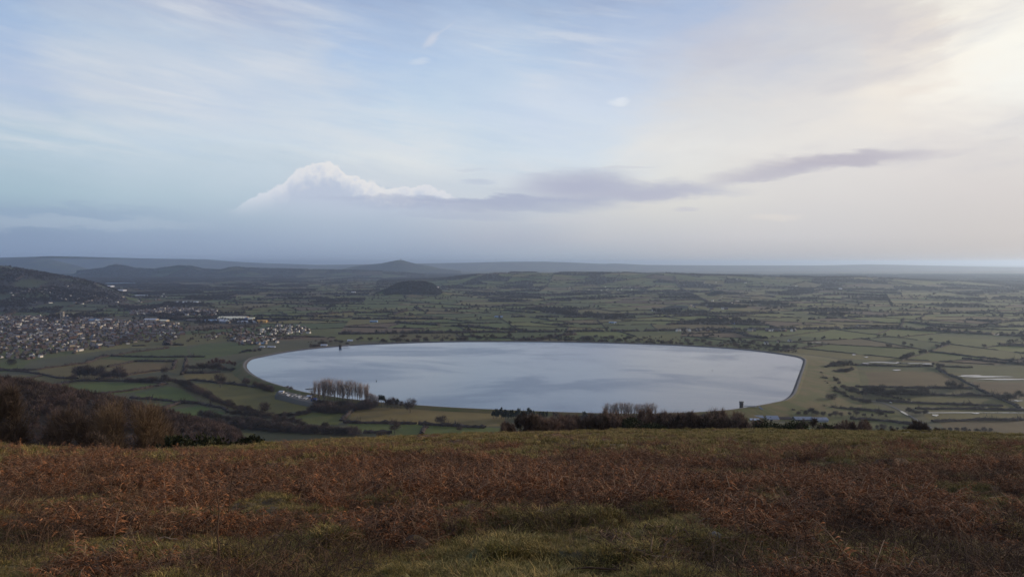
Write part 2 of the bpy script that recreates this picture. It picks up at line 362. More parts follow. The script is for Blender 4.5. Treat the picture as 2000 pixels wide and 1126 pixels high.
M['wall_grey'] = mat('grey_stone', (.11,.10,.095), var=.2)
M['roof_slate'] = mat('slate', (.070,.075,.095), var=.3, rough=.5, spec=.5)
M['roof_brown'] = mat('brown_tile', (.062,.045,.042), var=.3)
M['roof_pale'] = mat('pale_sheet', (.42,.46,.55), var=.15, rough=.5)
M['roof_cream'] = mat('cream_sheet', (.60,.60,.50), var=.1, rough=.5)
M['roof_blue'] = mat('blue_sheet', (.16,.25,.38), var=.1, rough=.5)
M['yellow'] = mat('ochre_cladding', (.60,.38,.13), var=.1)
M['navy'] = mat('navy_cladding', (.06,.09,.22), var=.1)
M['darkstone'] = mat('dark_stone', (.055,.050,.048), var=.3, scale=.5)
M['metal'] = mat('grey_metal', (.20,.235,.30), var=.15, rough=.6)

# ------------------------------------------------------------------ reservoir outline
WZ = 8.0
wl = [(483,716),(486,707),(497,700),(520,695),(545,690),(575,685),(615,680),(662,676),(705,673),(750,671),(820,668.5),(900,666.8),(980,666.8),(1060,667.3),(1150,668.6),(1240,671),(1320,674),(1400,678.6),(1450,682.5),(1500,688),(1535,693),(1555,697),(1565,701.5),(1567,706),(1564,717),(1558,733),(1551,752),(1546,764),(1540,773),(1527,781.5),(1508,786),(1480,791.5),(1445,797),(1400,802.5),(1330,806),(1250,807.5),(1170,807),(1100,805),(1020,802),(950,799),(880,795.5),(812,791),(760,787),(715,782.5),(670,777),(630,771),(600,766),(575,759.5),(545,751),(525,744.5),(505,736),(490,726)]
def smooth_loop(pts, n_):
    pts = np.array(pts); out = []
    k_ = len(pts)
    for i in range(k_):
        p0, p1, p2, p3 = pts[i-1], pts[i], pts[(i+1) % k_], pts[(i+2) % k_]
        for j in range(n_):
            q = j/n_; out.append(.5*((2*p1)+(-p0+p2)*q+(2*p0-5*p1+4*p2-p3)*q*q+(-p0+3*p1-3*p2+p3)*q**3))
    return np.array(out)
WO = smooth_loop([P(a, b, WZ)[:2] for a, b in wl], 4)
cen = WO.mean(0)
tg = np.roll(WO, -1, 0)-np.roll(WO, 1, 0); tg /= np.linalg.norm(tg, axis=1)[:, None]
nr = np.stack([tg[:, 1], -tg[:, 0]], 1); nr *= np.sign(((WO-cen)*nr).sum(1))[:, None]
for _ in range(6): nr = (np.roll(nr, 1, 0)+nr+np.roll(nr, -1, 0)); nr /= np.linalg.norm(nr, axis=1)[:, None]
me = mesh('water', np.column_stack([WO+nr*.8, np.full(len(WO), WZ)]), [list(range(len(WO)))])
mw = bpy.data.materials.new('reservoir_water'); mw.use_nodes = True; q = NT(mw.node_tree); b = q.n['Principled BSDF']
tcn = q.new('ShaderNodeTexCoord').outputs['Object']
mp = q.new('ShaderNodeMapping'); q.put(mp.inputs[0], tcn); mp.inputs['Scale'].default_value = (.0016, .0022, 1); mp.inputs['Rotation'].default_value = (0, 0, .35)
pat = q.noise(mp.outputs[0], 1.6, 6., .6, .6)
b.inputs['Base Color'].default_value = (.010, .055, .150, 1); b.inputs['IOR'].default_value = 1.38
q.put(b.inputs['Roughness'], q.ramp(pat, .40, .62, .06, .23))
mp2 = q.new('ShaderNodeMapping'); q.put(mp2.inputs[0], tcn); mp2.inputs['Scale'].default_value = (.03, .09, 1); mp2.inputs['Rotation'].default_value = (0, 0, .3)
rip = q.noise(mp2.outputs[0], 1., 7., .7)
bn = q.new('ShaderNodeBump'); bn.inputs['Strength'].default_value = .12; bn.inputs['Distance'].default_value = 1.2; q.put(bn.inputs['Height'], rip); q.put(b.inputs['Normal'], bn.outputs[0])
me.materials.append(mw)
tag(obj('water', me), kind='structure')
# the embankment: stone pitching, crest path, grassed outer slope
wr = np.ones(len(WO))
def outer_w(p):                              # the outer slope is widest on the east (right) side
    px = 1000+F*p[0]/p[1]; row = EROW+F*(EYE-WZ)/p[1]
    return 22+50*float(sstep(1380, 1560, px))-(8 if px < 700 else 0)
ow = np.array([outer_w(p) for p in WO])
for _ in range(10): ow = (np.roll(ow, 1)+ow+np.roll(ow, -1))/3
prof = [(0, WZ-.8, 0), (4.5, WZ+1.6, 0), (5.2, WZ+1.9, 1), (8.2, WZ+1.95, 2), (12, WZ+.9, 2), (1, 1.5, 2), (1.35, .02, 2)]
rings = []
for (o_, z_, mi) in prof:
    off = np.full(len(WO), float(o_)) if z_ > 5 else 12+ow*o_
    if z_ > 5 and z_ < WZ+1.3 and o_ > 10: pass
    rings.append(np.column_stack([WO+nr*off[:, None], np.full(len(WO), z_)]))
vv = np.concatenate(rings); ff = []; mi_ = []
N = len(WO)
for r_ in range(len(prof)-1):
    for i in range(N):
        j = (i+1) % N; ff.append([r_*N+i, r_*N+j, (r_+1)*N+j, (r_+1)*N+i]); mi_.append([0, 1, 1, 2, 2, 2][r_] if r_ != 1 else 1)
tag(obj('embankment', mesh('embankment', vv, ff, [M['stonebank'], M['path'], M['bank']], mi_, smooth=False)), kind='structure')
BANK_OUT = WO+nr*(12+ow*1.35)[:, None]
BANK_OUT_L = [tuple(p) for p in BANK_OUT[::2]]

# ------------------------------------------------------------------ fields of the plain: recursive splitting of the land
G1 = np.array((.092,.112,.022)); G2 = np.array((.116,.120,.030)); G3 = np.array((.068,.092,.020)); B1 = np.array((.125,.096,.046)); B2 = np.array((.105,.070,.048)); O1 = np.array((.130,.112,.036))
def fcol():
    return [G1, G2, G3, G1, G3, O1, G2, G1, B1, O1, B2][random.randrange(11)]*random.uniform(.60, .96)*np.array((1.02, 1.03, .70))
cells = []; cuts = []
def area(p): p = np.array(p); x, y = p[:, 0], p[:, 1]; return .5*abs(np.dot(x, np.roll(y, -1))-np.dot(y, np.roll(x, -1)))
def split(poly):
    A = area(poly); c = np.mean(poly, 0)
    tgt = 25000*(1+c[1]/4200.)*random.uniform(.6, 1.9)
    if A < tgt or len(cells) > 9000: cells.append(np.array(poly)); return
    p = np.array(poly)-c; _, _, vt = np.linalg.svd(p, full_matrices=False); ax = vt[0]
    an = math.atan2(ax[1], ax[0])+random.gauss(0, .16); nx = np.array([math.cos(an), math.sin(an)])
    o_ = c+ax*random.uniform(-.12, .12)*math.sqrt(A)
    d = (np.array(poly)-o_)@nx; a, b_ = [], []; cutp = []
    n_ = len(poly)
    for i in range(n_):
        j = (i+1) % n_; pi_, pj = np.array(poly[i]), np.array(poly[j])
        (a if d[i] > 0 else b_).append(poly[i])
        if d[i]*d[j] < 0:
            x = pi_+(pj-pi_)*d[i]/(d[i]-d[j]); a.append(tuple(x)); b_.append(tuple(x)); cutp.append(x)
    if len(a) < 3 or len(b_) < 3 or len(cutp) < 2: cells.append(np.array(poly)); return
    cuts.append((cutp[0], cutp[1])); split(a); split(b_)
split([(-1000, 640), (900, 640), (10400, 14000), (-10400, 14000)])
# traced ground near the reservoir replaces the split fields here
ZONE = [(-40,702),(60,706),(150,692),(250,680),(360,676),(430,668),(620,664),(1560,690),(1640,700),(1900,712),(2060,712),(2060,850),(1000,880),(-60,880)]
ZP = [tuple(P(a, b)[:2]) for a, b in ZONE]
# fields traced: (colour, [pixels])
FIELDS = [
 ((.070,.098,.030), [(0,706),(62,703),(40,722),(0,728)]),
 ((.108,.100,.046), [(50,746),(78,722),(170,706),(240,696),(252,706),(340,707),(330,722),(300,724),(190,742),(110,736)]),
 ((.125,.100,.056), [(205,727),(250,712),(340,708),(335,722),(280,730),(240,734)]),
 ((.060,.088,.026), [(185,700),(280,683),(365,676),(370,700),(260,705)]),
 ((.060,.090,.026), [(370,680),(400,671),(500,668),(490,690),(470,690),(380,704)]),
 ((.120,.112,.058), [(346,700),(366,700),(356,732),(330,726)]),
 ((.100,.098,.040), [(0,736),(60,730),(95,737),(20,744)]),
 ((.105,.100,.042), [(100,736),(150,742),(90,748),(30,752)]),
 ((.085,.100,.034), [(150,742),(210,740),(160,754),(60,760)]),
 ((.070,.108,.028), [(100,756),(200,746),(310,750),(260,766),(150,775)]),
 ((.072,.112,.028), [(262,768),(330,754),(355,760),(390,785),(330,786),(270,776)]),
 ((.080,.108,.036), [(262,786),(320,788),(350,792),(310,802),(270,800)]),
 ((.066,.112,.028), [(335,800),(390,792),(440,806),(425,820),(350,815)]),
 ((.125,.112,.050), [(357,730),(460,728),(478,740),(470,748),(362,742)]),
 ((.108,.112,.040), [(375,748),(480,750),(560,768),(610,780),(600,800),(520,812),(440,795)]),
 ((.095,.118,.034), [(568,815),(600,806),(672,806),(660,830),(600,828)]),
 ((.145,.125,.062), [(690,800),(760,795),(950,803),(985,812),(985,832),(900,832),(680,824)]),
 ((.085,.122,.034), [(672,826),(800,828),(985,836),(985,850),(800,852),(700,842)]),
 ((.120,.112,.042), [(1500,812),(1620,700),(1600,740),(1610,790),(1560,830)]),
 ((.090,.108,.036), [(1560,828),(1612,785),(1620,745),(1660,775),(1740,800),(1800,828),(1760,850),(1580,850)]),
 ((.095,.108,.040), [(1625,722),(1870,722),(1890,745),(1880,758),(1700,762),(1640,745)]),
 ((.120,.100,.056), [(1690,725),(1850,727),(1900,757),(1700,758)]),
 ((.075,.098,.040), [(1640,702),(1880,712),(2040,718),(2040,740),(1860,728),(1640,716)]),
 ((.098,.080,.056), [(1890,745),(2040,748),(2040,775),(1940,778)]),
 ((.100,.110,.040), [(1700,776),(1880,776),(2030,786),(2030,796),(1780,796)]),
 ((.112,.112,.044), [(1790,800),(2040,802),(2040,815),(1820,822)]),
 ((.110,.092,.060), [(1830,822),(2040,818),(2040,848),(1860,850)]),
]
gv, gf, gc = [], [], []
def add_poly(poly, colr, dz=0., step=90., wild=False):
    p = []
    n_ = len(poly)
    for i in range(n_):
        a, b_ = np.array(poly[i][:2]), np.array(poly[(i+1) % n_][:2]); k_ = max(1, int(np.linalg.norm(b_-a)/step))
        for j in range(k_): p.append(a+(b_-a)*j/k_)
    p = np.array(p); c = p.mean(0); b0 = len(gv)
    allp = np.vstack([p, c]); z = plain_h(allp[:, 0], allp[:, 1])+dz
    gv.extend(np.column_stack([allp, z]).tolist()); gc.extend([colr]*len(allp)); k_ = len(p)
    for i in range(k_): gf.append([b0+i, b0+(i+1) % k_, b0+k_])
WOODCELLS = []
for cl in cells:
    if pip(cl[:, 0], cl[:, 1], ZP).all(): continue
    c = cl.mean(0); 
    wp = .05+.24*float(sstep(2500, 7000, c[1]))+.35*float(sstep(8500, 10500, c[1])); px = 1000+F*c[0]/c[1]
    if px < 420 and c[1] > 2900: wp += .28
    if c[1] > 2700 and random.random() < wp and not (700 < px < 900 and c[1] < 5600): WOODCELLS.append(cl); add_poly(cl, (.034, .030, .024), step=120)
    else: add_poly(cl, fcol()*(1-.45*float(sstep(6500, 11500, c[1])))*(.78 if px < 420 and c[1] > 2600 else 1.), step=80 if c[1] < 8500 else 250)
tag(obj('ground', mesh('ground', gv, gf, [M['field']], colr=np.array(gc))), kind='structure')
gpx = np.arange(-60, 2072, 3.); grow_ = np.arange(660, 884, 1.25)
XY = np.array([[P(a_, b_)[:2] for a_ in gpx] for b_ in grow_]); Xf, Yf = XY[..., 0], XY[..., 1]; PXg, ROg = np.meshgrid(gpx, grow_)
Zf = plain_h(Xf, Yf)+.25; inz = pip(PXg, ROg, ZONE)
cf = np.tile(np.array((.070, .066, .026)), Xf.shape+(1,))*(.75+.5*fbm(Xf, Yf, 60, 4, 41))[..., None]
jx = (fbm(Xf, Yf, 30, 2, 42)-.5)*5
for (cc, pl) in FIELDS:
    m_ = pip(PXg+jx, ROg, pl); n_f = fbm(Xf*.4, Yf, 22, 3, int(cc[0]*1000)); lines = .5+.5*np.sin((Xf*.8+Yf*.6)*2*math.pi/26+n_f*3)
    cf[m_] = (np.array((cc[0]*.94, cc[1]*.80, cc[2]*.42))*(.86 if pl[0][0] > 1550 else 1.)*(.80+.34*n_f+.07*lines)[..., None])[m_]
nr_, nc_ = Xf.shape
fi = [[i*nc_+j, (i+1)*nc_+j, (i+1)*nc_+j+1, i*nc_+j+1] for i in range(nr_-1) for j in range(nc_-1) if inz[i, j] or inz[i+1, j+1] or inz[i, j+1] or inz[i+1, j]]
tag(obj('field', mesh('field', np.stack([Xf, Yf, Zf], -1).reshape(-1, 3), fi, [M['field']], colr=cf.reshape(-1, 3), smooth=True)), kind='structure')
# land beyond 14 km, and a base sheet below everything
na_, nd_ = 420, 110
aa = np.linspace(-.86, .86, na_); dd = 13900*(40000/13900.)**np.linspace(0, 1, nd_)
Xg, Yg = np.outer(dd, aa), np.outer(dd, np.ones(na_)); Zg = plain_h(Xg, Yg)-2*(Yg < 14500)
nz = fbm(Xg, Yg*.35, 260, 4, 3); nz2 = fbm(Xg, Yg, 900, 3, 9)
cg = np.array((.050,.058,.030))*(.6+.9*nz2[..., None]); cg = np.where((nz[..., None] > .47), np.array((.026,.028,.026)), cg)
fi = [[i*na_+j, i*na_+j+1, (i+1)*na_+j+1, (i+1)*na_+j] for i in range(nd_-1) for j in range(na_-1)]
tag(obj('distant_plain', mesh('distant_plain', np.stack([Xg, Yg, Zg], -1).reshape(-1, 3), fi, [M['field']], colr=cg.reshape(-1, 3), smooth=True)), kind='structure')
me = mesh('base_ground', [(-35500,-1400,-3.5),(35500,-1400,-3.5),(35500,60300,-3.5),(-35500,60300,-3.5)], [[0,1,2,3]], [M['field']], colr=np.array([(.07,.08,.035)]*4))
tag(obj('base_ground', me), kind='structure')

# ------------------------------------------------------------------ moor and hillside
ny, nx_ = 560, 520
yy = 3.2*(140/3.2)**np.linspace(0, 1, ny); ax_ = np.linspace(-.80, .80, nx_)
Ym, Xm = np.outer(yy, np.ones(nx_)), np.outer(yy, ax_); Zm = moor_h(Xm, Ym)
def bracken_mask(x, y):
    px = 1000+F*x/y; row = EROW+F*(1.8+.2*y)/y
    n1 = fbm(x*.8, y, 1.25, 5, 71); n2 = fbm(x*.6, y, 4.2, 3, 72)
    bias = -.075*sstep(1035, 1085, row)-.05*sstep(1040, 1075, row)*(1-sstep(500, 750, px))-.075*sstep(1035, 1065, row)*sstep(800, 950, px)*(1-sstep(1380, 1480, px))-.16*(1-sstep(846, 864, row))*sstep(1250, 1500, px)+.04*sstep(875, 900, row)*(1-sstep(1000, 1050, row))-.03*(1-sstep(850, 880, row))*sstep(1000, 1300, px)+.09*sstep(1010, 1050, row)*sstep(1380, 1560, px)
    return n1*.70+n2*.30+bias+.02
bm = bracken_mask(Xm, Ym); n3 = fbm(Xm, Ym, .9, 4, 80); n4 = fbm(Xm, Ym, 5, 3, 82)
GR = np.array((.105,.100,.036)); ST = np.array((.17,.135,.070)); BR = np.array((.115,.064,.038)); DK = np.array((.050,.037,.024))
k1 = sstep(.40, .56, n4)[..., None]; cm = GR*(1-k1)+ST*k1
k2 = sstep(.44, .54, bm)[..., None]; cm = cm*(1-k2)+BR*k2
k3 = (sstep(.46, .66, n3)*.8)[..., None]; cm = cm*(1-k3)+DK*k3
fi = [[i*nx_+j, i*nx_+j+1, (i+1)*nx_+j+1, (i+1)*nx_+j] for i in range(ny-1) for j in range(nx_-1)]
M['moor'] = mat('moor_turf', (0,0,0), var=.5, scale=7., attr=True, bump=.6)
tag(obj('moor', mesh('moor', np.stack([Xm, Ym, Zm], -1).reshape(-1, 3), fi, [M['moor']], colr=cm.reshape(-1, 3), smooth=True)), kind='structure')
ys = np.linspace(80, 1000, 150)
ys = np.concatenate([np.linspace(139, 300, 50), np.linspace(305, 1040, 110)]); ax2 = np.linspace(-1.0, .9, 260)
Yh, Xh = np.outer(ys, np.ones(260)), np.outer(ys, ax2); Zh = near_h(Xh, Yh)-1.*(Yh > 700)
hc = np.array((.060,.046,.032))*(.6+.8*fbm(Xh, Yh, 20, 4, 12))[..., None]
fi = [[i*260+j, i*260+j+1, (i+1)*260+j+1, (i+1)*260+j] for i in range(len(ys)-1) for j in range(259)]
tag(obj('hillside', mesh('hillside', np.stack([Xh, Yh, Zh], -1).reshape(-1, 3), fi, [M['field']], colr=hc.reshape(-1, 3), smooth=True)), kind='structure')
# ------------------------------------------------------------------ plants as mesh kinds
def norm(a): return a/(np.linalg.norm(a, axis=-1, keepdims=True)+1e-9)
def slivers(pos, d, L, wd):
    side = norm(np.cross(d, rng.normal(size=d.shape))); L = np.asarray(L).reshape(-1, 1); wd = np.asarray(wd).reshape(-1, 1)
    n_ = len(pos); v = np.empty((n_*3, 3)); v[0::3] = pos-side*wd; v[1::3] = pos+side*wd; v[2::3] = pos+d*L
    return v, np.arange(n_*3).reshape(-1, 3)
def ball(n_, k=.45):
    p = norm(rng.normal(size=(n_, 3))); return p*(rng.random(n_)**k)[:, None]
def crown_mesh(name, H, W, n_, m_, base=.22, up=.7, wd=.012, ln=.16, lumps=9):
    p = ball(n_)
    c = norm(rng.normal(size=(lumps, 3)))*.55; idx = rng.integers(0, lumps, n_)
    q_ = np.where(rng.random((n_, 1)) < .7, c[idx]+ball(n_, .5)*.48, p)
    q_ = q_/np.maximum(1., np.linalg.norm(q_, axis=1))[:, None]
    pos = np.column_stack([q_[:, 0]*W/2, q_[:, 1]*W/2, H*(base+(1-base)*(.46+.46*q_[:, 2]))])
    d = norm(q_+np.array([0, 0, up])+rng.normal(size=q_.shape)*.35)
    v, f = slivers(pos, d, H*ln*(.5+rng.random(n_)), H*wd*(.6+.8*rng.random(n_)))
    return mesh(name, v, f, [m_])
def poplar_crown(name, H, W, n_, m_):
    zz = rng.random(n_)**.75; r = (.10+.9*zz**.8)*(rng.random(n_)**.6)*W/2*(1-.35*sstep(.85, 1., zz)); a = rng.random(n_)*6.283
    pos = np.column_stack([np.cos(a)*r, np.sin(a)*r, H*(.24+.62*zz)+rng.normal(0, .15, n_)]); d = norm(np.column_stack([np.cos(a)*.30, np.sin(a)*.30, np.ones(n_)])+rng.normal(size=(n_, 3))*.16)
    v, f = slivers(pos, d, H*.16*(.5+rng.random(n_)), H*.0038*(.6+.8*rng.random(n_))); return mesh(name, v, f, [m_])
def limbs_mesh(name, H, W, m_, n_=8, fork=.28, r0=.022, up=1., tall=.8):
    b_ = MB(); b_.tube([(0,0,-.4), (.01*H,0,H*.2), (0,.01*H,H*.45), (.01*H,0,H*tall)], [H*r0, H*r0*.8, H*r0*.5, H*r0*.12], 6)
    for i in range(n_):
        a = 2.4*i+random.random(); z0 = H*(fork+.35*i/n_); L = W*.5*random.uniform(.6, .95); rise = H*random.uniform(.16, .32)*up
        e = np.array((math.cos(a)*L, math.sin(a)*L, z0+rise)); s_ = np.array((0, 0, z0)); md = (s_+e)/2+np.array((0, 0, -rise*.12))
        b_.tube([s_, md, e], [H*r0*.45, H*r0*.3, H*r0*.08], 4)
        for k_ in range(3):
            s2 = s_+(e-s_)*random.uniform(.4, .8); e2 = s2+np.array((random.gauss(0, .1)*W, random.gauss(0, .1)*W, H*random.uniform(.1, .2)))
            b_.tube([s2, e2], [H*r0*.16, H*r0*.05], 3)
    return b_.mesh(name, [m_], True)
def leafy_mesh(name, H, W, n_, m_, base=.05, sz=.03, lumps=14, flat=1., pointy=0.):
    c = norm(rng.normal(size=(lumps, 3)))*rng.uniform(.35, .72, (lumps, 1)); c[:, 2] *= flat
    idx = rng.integers(0, lumps, n_); q_ = c[idx]+norm(rng.normal(size=(n_, 3)))*(rng.random((n_, 1))**.35)*rng.uniform(.25, .42, (lumps, 1))[idx]
    zz = .5+.5*q_[:, 2]; sh = 1-pointy*np.clip(zz, 0, 1)
    pos = np.column_stack([q_[:, 0]*W/2*sh, q_[:, 1]*W/2*sh, np.maximum(H*(base+(1-base)*zz), 0)])
    d = norm(q_+rng.normal(size=q_.shape)*.8+np.array([0, 0, .3]))
    s = H*sz*(.6+.8*rng.random(n_)); v, f = slivers(pos, d, s*1.6, s*.6)
    return mesh(name, v, f, [m_])

K = {}
K['round'] = [(limbs_mesh('tree_limbs', 10, 8, M['bark']), crown_mesh('tree_crown', 10, 8.6+.8*i, 900, M['twig'], base=.20)) for i in range(3)]
K['poplar'] = [(limbs_mesh('poplar_limbs', 10, 2.2, M['bark'], 16, .22, .013, 1.2, .96), poplar_crown('poplar_crown', 10, 2.6+.6*i, 260-30*i, M['poplar'])) for i in range(4)]
K['russet'] = [(limbs_mesh('russet_limbs', 10, 6, M['bark']), crown_mesh('russet_crown', 10, 6.5, 700, M['redtwig'], base=.12, up=1.6)) for i in range(2)]
K['thorn'] = [(limbs_mesh('thorn_stems', 10, 10, M['bark'], 10, .06, .02), crown_mesh('thorn_crown', 10, 13, 1300, [M['twig'], M['hedge'], M['spur'], M['twig']][i], base=.0, up=.5, wd=.014, lumps=12)) for i in range(4)]
K['conifer'] = [(limbs_mesh('conifer_stem', 10, 3, M['bark'], 4, .3), leafy_mesh('conifer_crown', 10, 6.2-.6*i, 900, M['everg'], base=.12, sz=.045, pointy=.35*i)) for i in range(3)]
K['pine'] = [(limbs_mesh('pine_stem', 10, 4, M['bark'], 5, .4), leafy_mesh('pine_crown', 10, 6, 800, M['everg'], base=.30, sz=.045, lumps=9))]
CATS = {'round': ('bare_tree', 'tree'), 'poplar': ('poplar_tree', 'tree'), 'russet': ('russet_tree', 'tree'), 'thorn': ('thorn_bush', 'bush'), 'conifer': ('conifer_tree', 'tree'), 'pine': ('pine_tree', 'tree')}
PROTO = {}
def plant(kind, loc, h, label, group=None, ws=1.):
    """a tree or bush of its own: an Empty at the foot with trunk and crown under it"""
    i = random.randrange(len(K[kind])); key = (kind, i)
    if key not in PROTO:
        r_ = bpy.data.objects.new(CATS[kind][0], None); C.objects.link(r_)
        obj('trunk' if kind != 'thorn' else 'stem', K[kind][i][0], r_); obj('crown', K[kind][i][1], r_); PROTO[key] = r_
    else: r_ = copy_tree(PROTO[key])
    r_.location = [float(q) for q in loc]; r_.rotation_euler = (0, 0, random.uniform(0, 6.28)); s = h/10.
    r_.scale = (s*ws, s*ws, s)
    tag(r_, label, CATS[kind][1], group); return r_
def plant_px(kind, px, base, top, label, group=None, ws=1.):
    p = P(px, base); h = (base-top)/F*p[1]; return plant(kind, (p[0], p[1], p[2]-.2), h, label, group, ws)

def hedge_geom(pts, wd=3., h=3., step=6., seed=0, zf=plain_h, gap=0.):
    pts = [np.array(p[:2], float) for p in pts]; L = [np.linalg.norm(pts[i+1]-pts[i]) for i in range(len(pts)-1)]
    cl = np.concatenate([[0], np.cumsum(L)]); n_ = max(3, int(cl[-1]/step)+1); s = np.linspace(0, cl[-1], n_)
    x = np.interp(s, cl, [p[0] for p in pts]); y = np.interp(s, cl, [p[1] for p in pts])
    dx, dy = np.gradient(x), np.gradient(y); l_ = np.hypot(dx, dy)+1e-9; nx2, ny2 = -dy/l_, dx/l_
    j = vnoise(s/45.+seed*3.7, np.full(n_, seed*1.3), 3)-.5; x = x+nx2*j*wd*1.5; y = y+ny2*j*wd*1.5
    hh = h*(.45+.75*rng.random(n_)*vnoise(s/30., np.full(n_, seed+.5), 8)+.35*vnoise(s/14., np.full(n_, seed+9.5), 4)); ww = wd*(.7+.6*rng.random(n_))
    if gap: hh = np.where(vnoise(s/28., np.full(n_, seed+4.2), 6) < gap, .25, hh)
    z = zf(x, y)
    V_ = []
    for (o_, q_) in ((-.6, -.3), (-.5, .7), (-.05, 1.), (.45, .75), (.6, -.3)):
        jj = (rng.random(n_)-.5)*.35
        V_.append(np.column_stack([x+nx2*ww*(o_+jj), y+ny2*ww*(o_+jj), z+hh*(q_*(1+(rng.random(n_)-.5)*.25) if q_ > 0 else 0)-(.3 if q_ < 0 else 0)]))
    V_ = np.stack(V_, 1).reshape(-1, 3)
    f = []
    a = np.arange(n_-1)[:, None]*5+np.arange(4)[None]; a = a.ravel()
    F4 = np.column_stack([a, a+1, a+6, a+5]); ends = [[0, 1, 2, 3], [n_*5-5, n_*5-4, n_*5-3, n_*5-2]]
    return V_, F4, (x, y, z, s)
def hedge_obj(V_, F4, name='hedge', m=9):       # the hedge with ragged shoots along its top
    top = V_[2::5]; i = rng.integers(0, max(1, len(top)-1), len(top)*m); u_ = rng.random((len(i), 1)); b0 = V_[0::5]
    p = top[i]*(1-u_)+top[np.minimum(i+1, len(top)-1)]*u_; hh = np.maximum(top[i, 2]-b0[i, 2], .3)
    p = p+rng.normal(size=p.shape)*np.array([.9, .9, 0]); p[:, 2] -= hh*rng.uniform(.2, .9, len(p))
    big = (vnoise(p[:, 0]/9., p[:, 1]/9., 13) > .66)
    d = norm(rng.normal(size=p.shape)*.45+np.array([0, 0, 1.])); v2, f2 = slivers(p, d, hh*rng.uniform(.5, 1.1, len(p))*np.where(big, 2., 1.), hh*.05*np.where(big, 1.6, 1.))
    fl = F4.tolist()+(f2+len(V_)).tolist()
    return obj(name, mesh(name, np.vstack([V_, v2]), fl, [M['hedge']], smooth=False))

# ------------------------------------------------------------------ traced hedges near the reservoir
HT = [
 ('low dark hedge at the left picture edge below the village', [(0,724),(70,722),(165,710),(207,694)]),
 ('straggly hedge under the small left edge fields, running down to a corner', [(0,722),(55,727),(82,732),(120,739),(150,740)]),
 ('short slanting hedge between the two small fields at far left', [(28,744),(82,734)]),
 ('hedge along the top of the long bright green field at left', [(100,754),(150,744),(212,744),(275,745),(325,750)]),
 ('thin reddish hedge along the foot of the long bright green field', [(175,772),(262,762),(325,750)]),
 ('dark hedge between two stacked green fields left of the diagonal tree belt', [(257,777),(300,780),(350,786),(385,788)]),
 ('short bent hedge closing the corner of the rounded lower left field', [(310,800),(350,787)]),
 ('hedge curving over the top of the rounded lower left field', [(350,787),(390,788),(430,797),(447,806)]),
 ('thin hedge cutting the brown stubble field at left', [(212,717),(262,706),(342,706)]),
 ('short upright hedge at the right end of the brown stubble field', [(342,706),(335,722)]),
 ('hedge under the stubble field reaching the earth track', [(190,742),(250,732),(300,725),(335,722)]),
 ('long hedge crossing the green fields under the village', [(205,695),(300,698),(400,697)]),
 ('hedge below the houses at the village corner', [(185,700),(260,688),(330,680)]),
 ('hedge beside the earth track left of the reservoir', [(366,700),(356,732)]),
 ('dark hedge under the russet copse left of the reservoir', [(355,728),(400,729),(430,727)]),
 ('faint brown hedge across the pasture under the left end of the reservoir', [(372,742),(450,750),(497,757)]),
 ('straight clipped hedge across the field below the reservoir, left of a gap', [(672,825),(740,827),(812,829)]),
 ('low broken hedge continuing towards the moor below the reservoir', [(818,829),(880,832),(947,836)]),
 ('low ragged hedge in front of the lowest green field', [(712,845),(762,848)]),
 ('short reddish hedge climbing to the copse beside the pale field', [(672,822),(690,803)]),
 ('thin hedge dividing the lowest green field', [(836,834),(822,850)]),
 ('dark hedge above the flooded strip right of the reservoir', [(1660,713),(1762,716),(1823,716)]),
 ('long straight hedge below the brown field on the right', [(1672,756),(1732,757),(1898,759)]),
 ('long hedge second below the brown field on the right', [(1657,766),(1732,769),(1853,772),(1959,774)]),
 ('hedge third below the brown field on the right', [(1711,783),(1793,788),(1959,793)]),
 ('grey hedge beside the long wall under the lone round tree', [(1605,798),(1672,801),(1747,807)]),
 ('slanting ditch hedge running down the right side of the wet meadows', [(1832,720),(1862,735),(1907,757),(1938,774),(1992,798)]),
 ('hedge slanting above the right end of the flooded strip', [(1880,700),(1950,708),(2040,716)]),
 ('short hedge between the two flood pools on the right', [(1840,716),(1900,718)]),
 ('hedge on the lower right beside the shining ditch', [(1790,799),(1880,799),(2040,802)]),
 ('hedge at the lower right corner of the plain', [(1820,824),(1900,821),(2040,820)]),
 ('low hedge across the green field right of the waterworks', [(1660,818),(1740,824),(1800,832)]),
]
for k_, (lb, pl) in enumerate(HT):
    V_, F4, _ = hedge_geom([P(a, b) for a, b in pl], 5.0, 4.6, 4., seed=k_+1)
    tag(hedge_obj(V_, F4), lb, 'hedge')

# ------------------------------------------------------------------ hedges and hedgerow trees of the split fields
def blocked(x, y):
    return bool(pip(np.array([x]), np.array([y]), ZP)[0] or pip(np.array([x]), np.array([y]), BANK_OUT_L)[0])
VILL = [tuple(P(a, b)[:2]) for a, b in [(-60,706),(0,700),(60,702),(110,690),(185,684),(250,672),(345,665),(362,650),(350,632),(240,626),(120,618),(-60,620)]]
EST = [tuple(P(a, b)[:2]) for a, b in [(255,616),(420,616),(424,606),(330,601),(255,606)]]
hed = []
for k_, (a, b_) in enumerate(cuts):
    L = np.linalg.norm(b_-a)
    if random.random() < .14: continue
    segs = []; n_ = max(1, int(L/40)); run = []
    for i in range(n_+1):
        p = a+(b_-a)*i/n_; px = 1000+F*p[0]/p[1]
        bad = blocked(*p) or pip(np.array([p[0]]), np.array([p[1]]), VILL)[0] or pip(np.array([p[0]]), np.array([p[1]]), EST)[0] or not (-60 < px < 2060)
        if bad:
            if len(run) > 1: segs.append(run)
            run = []
        else: run.append(p)
    if len(run) > 1: segs.append(run)
    for r_ in segs: hed.append(([r_[0], r_[-1]], min(r_[0][1], r_[-1][1]), k_))
hed.sort(key=lambda q: q[1])
vs, fs, base_n = [], [], 0; treepts = []
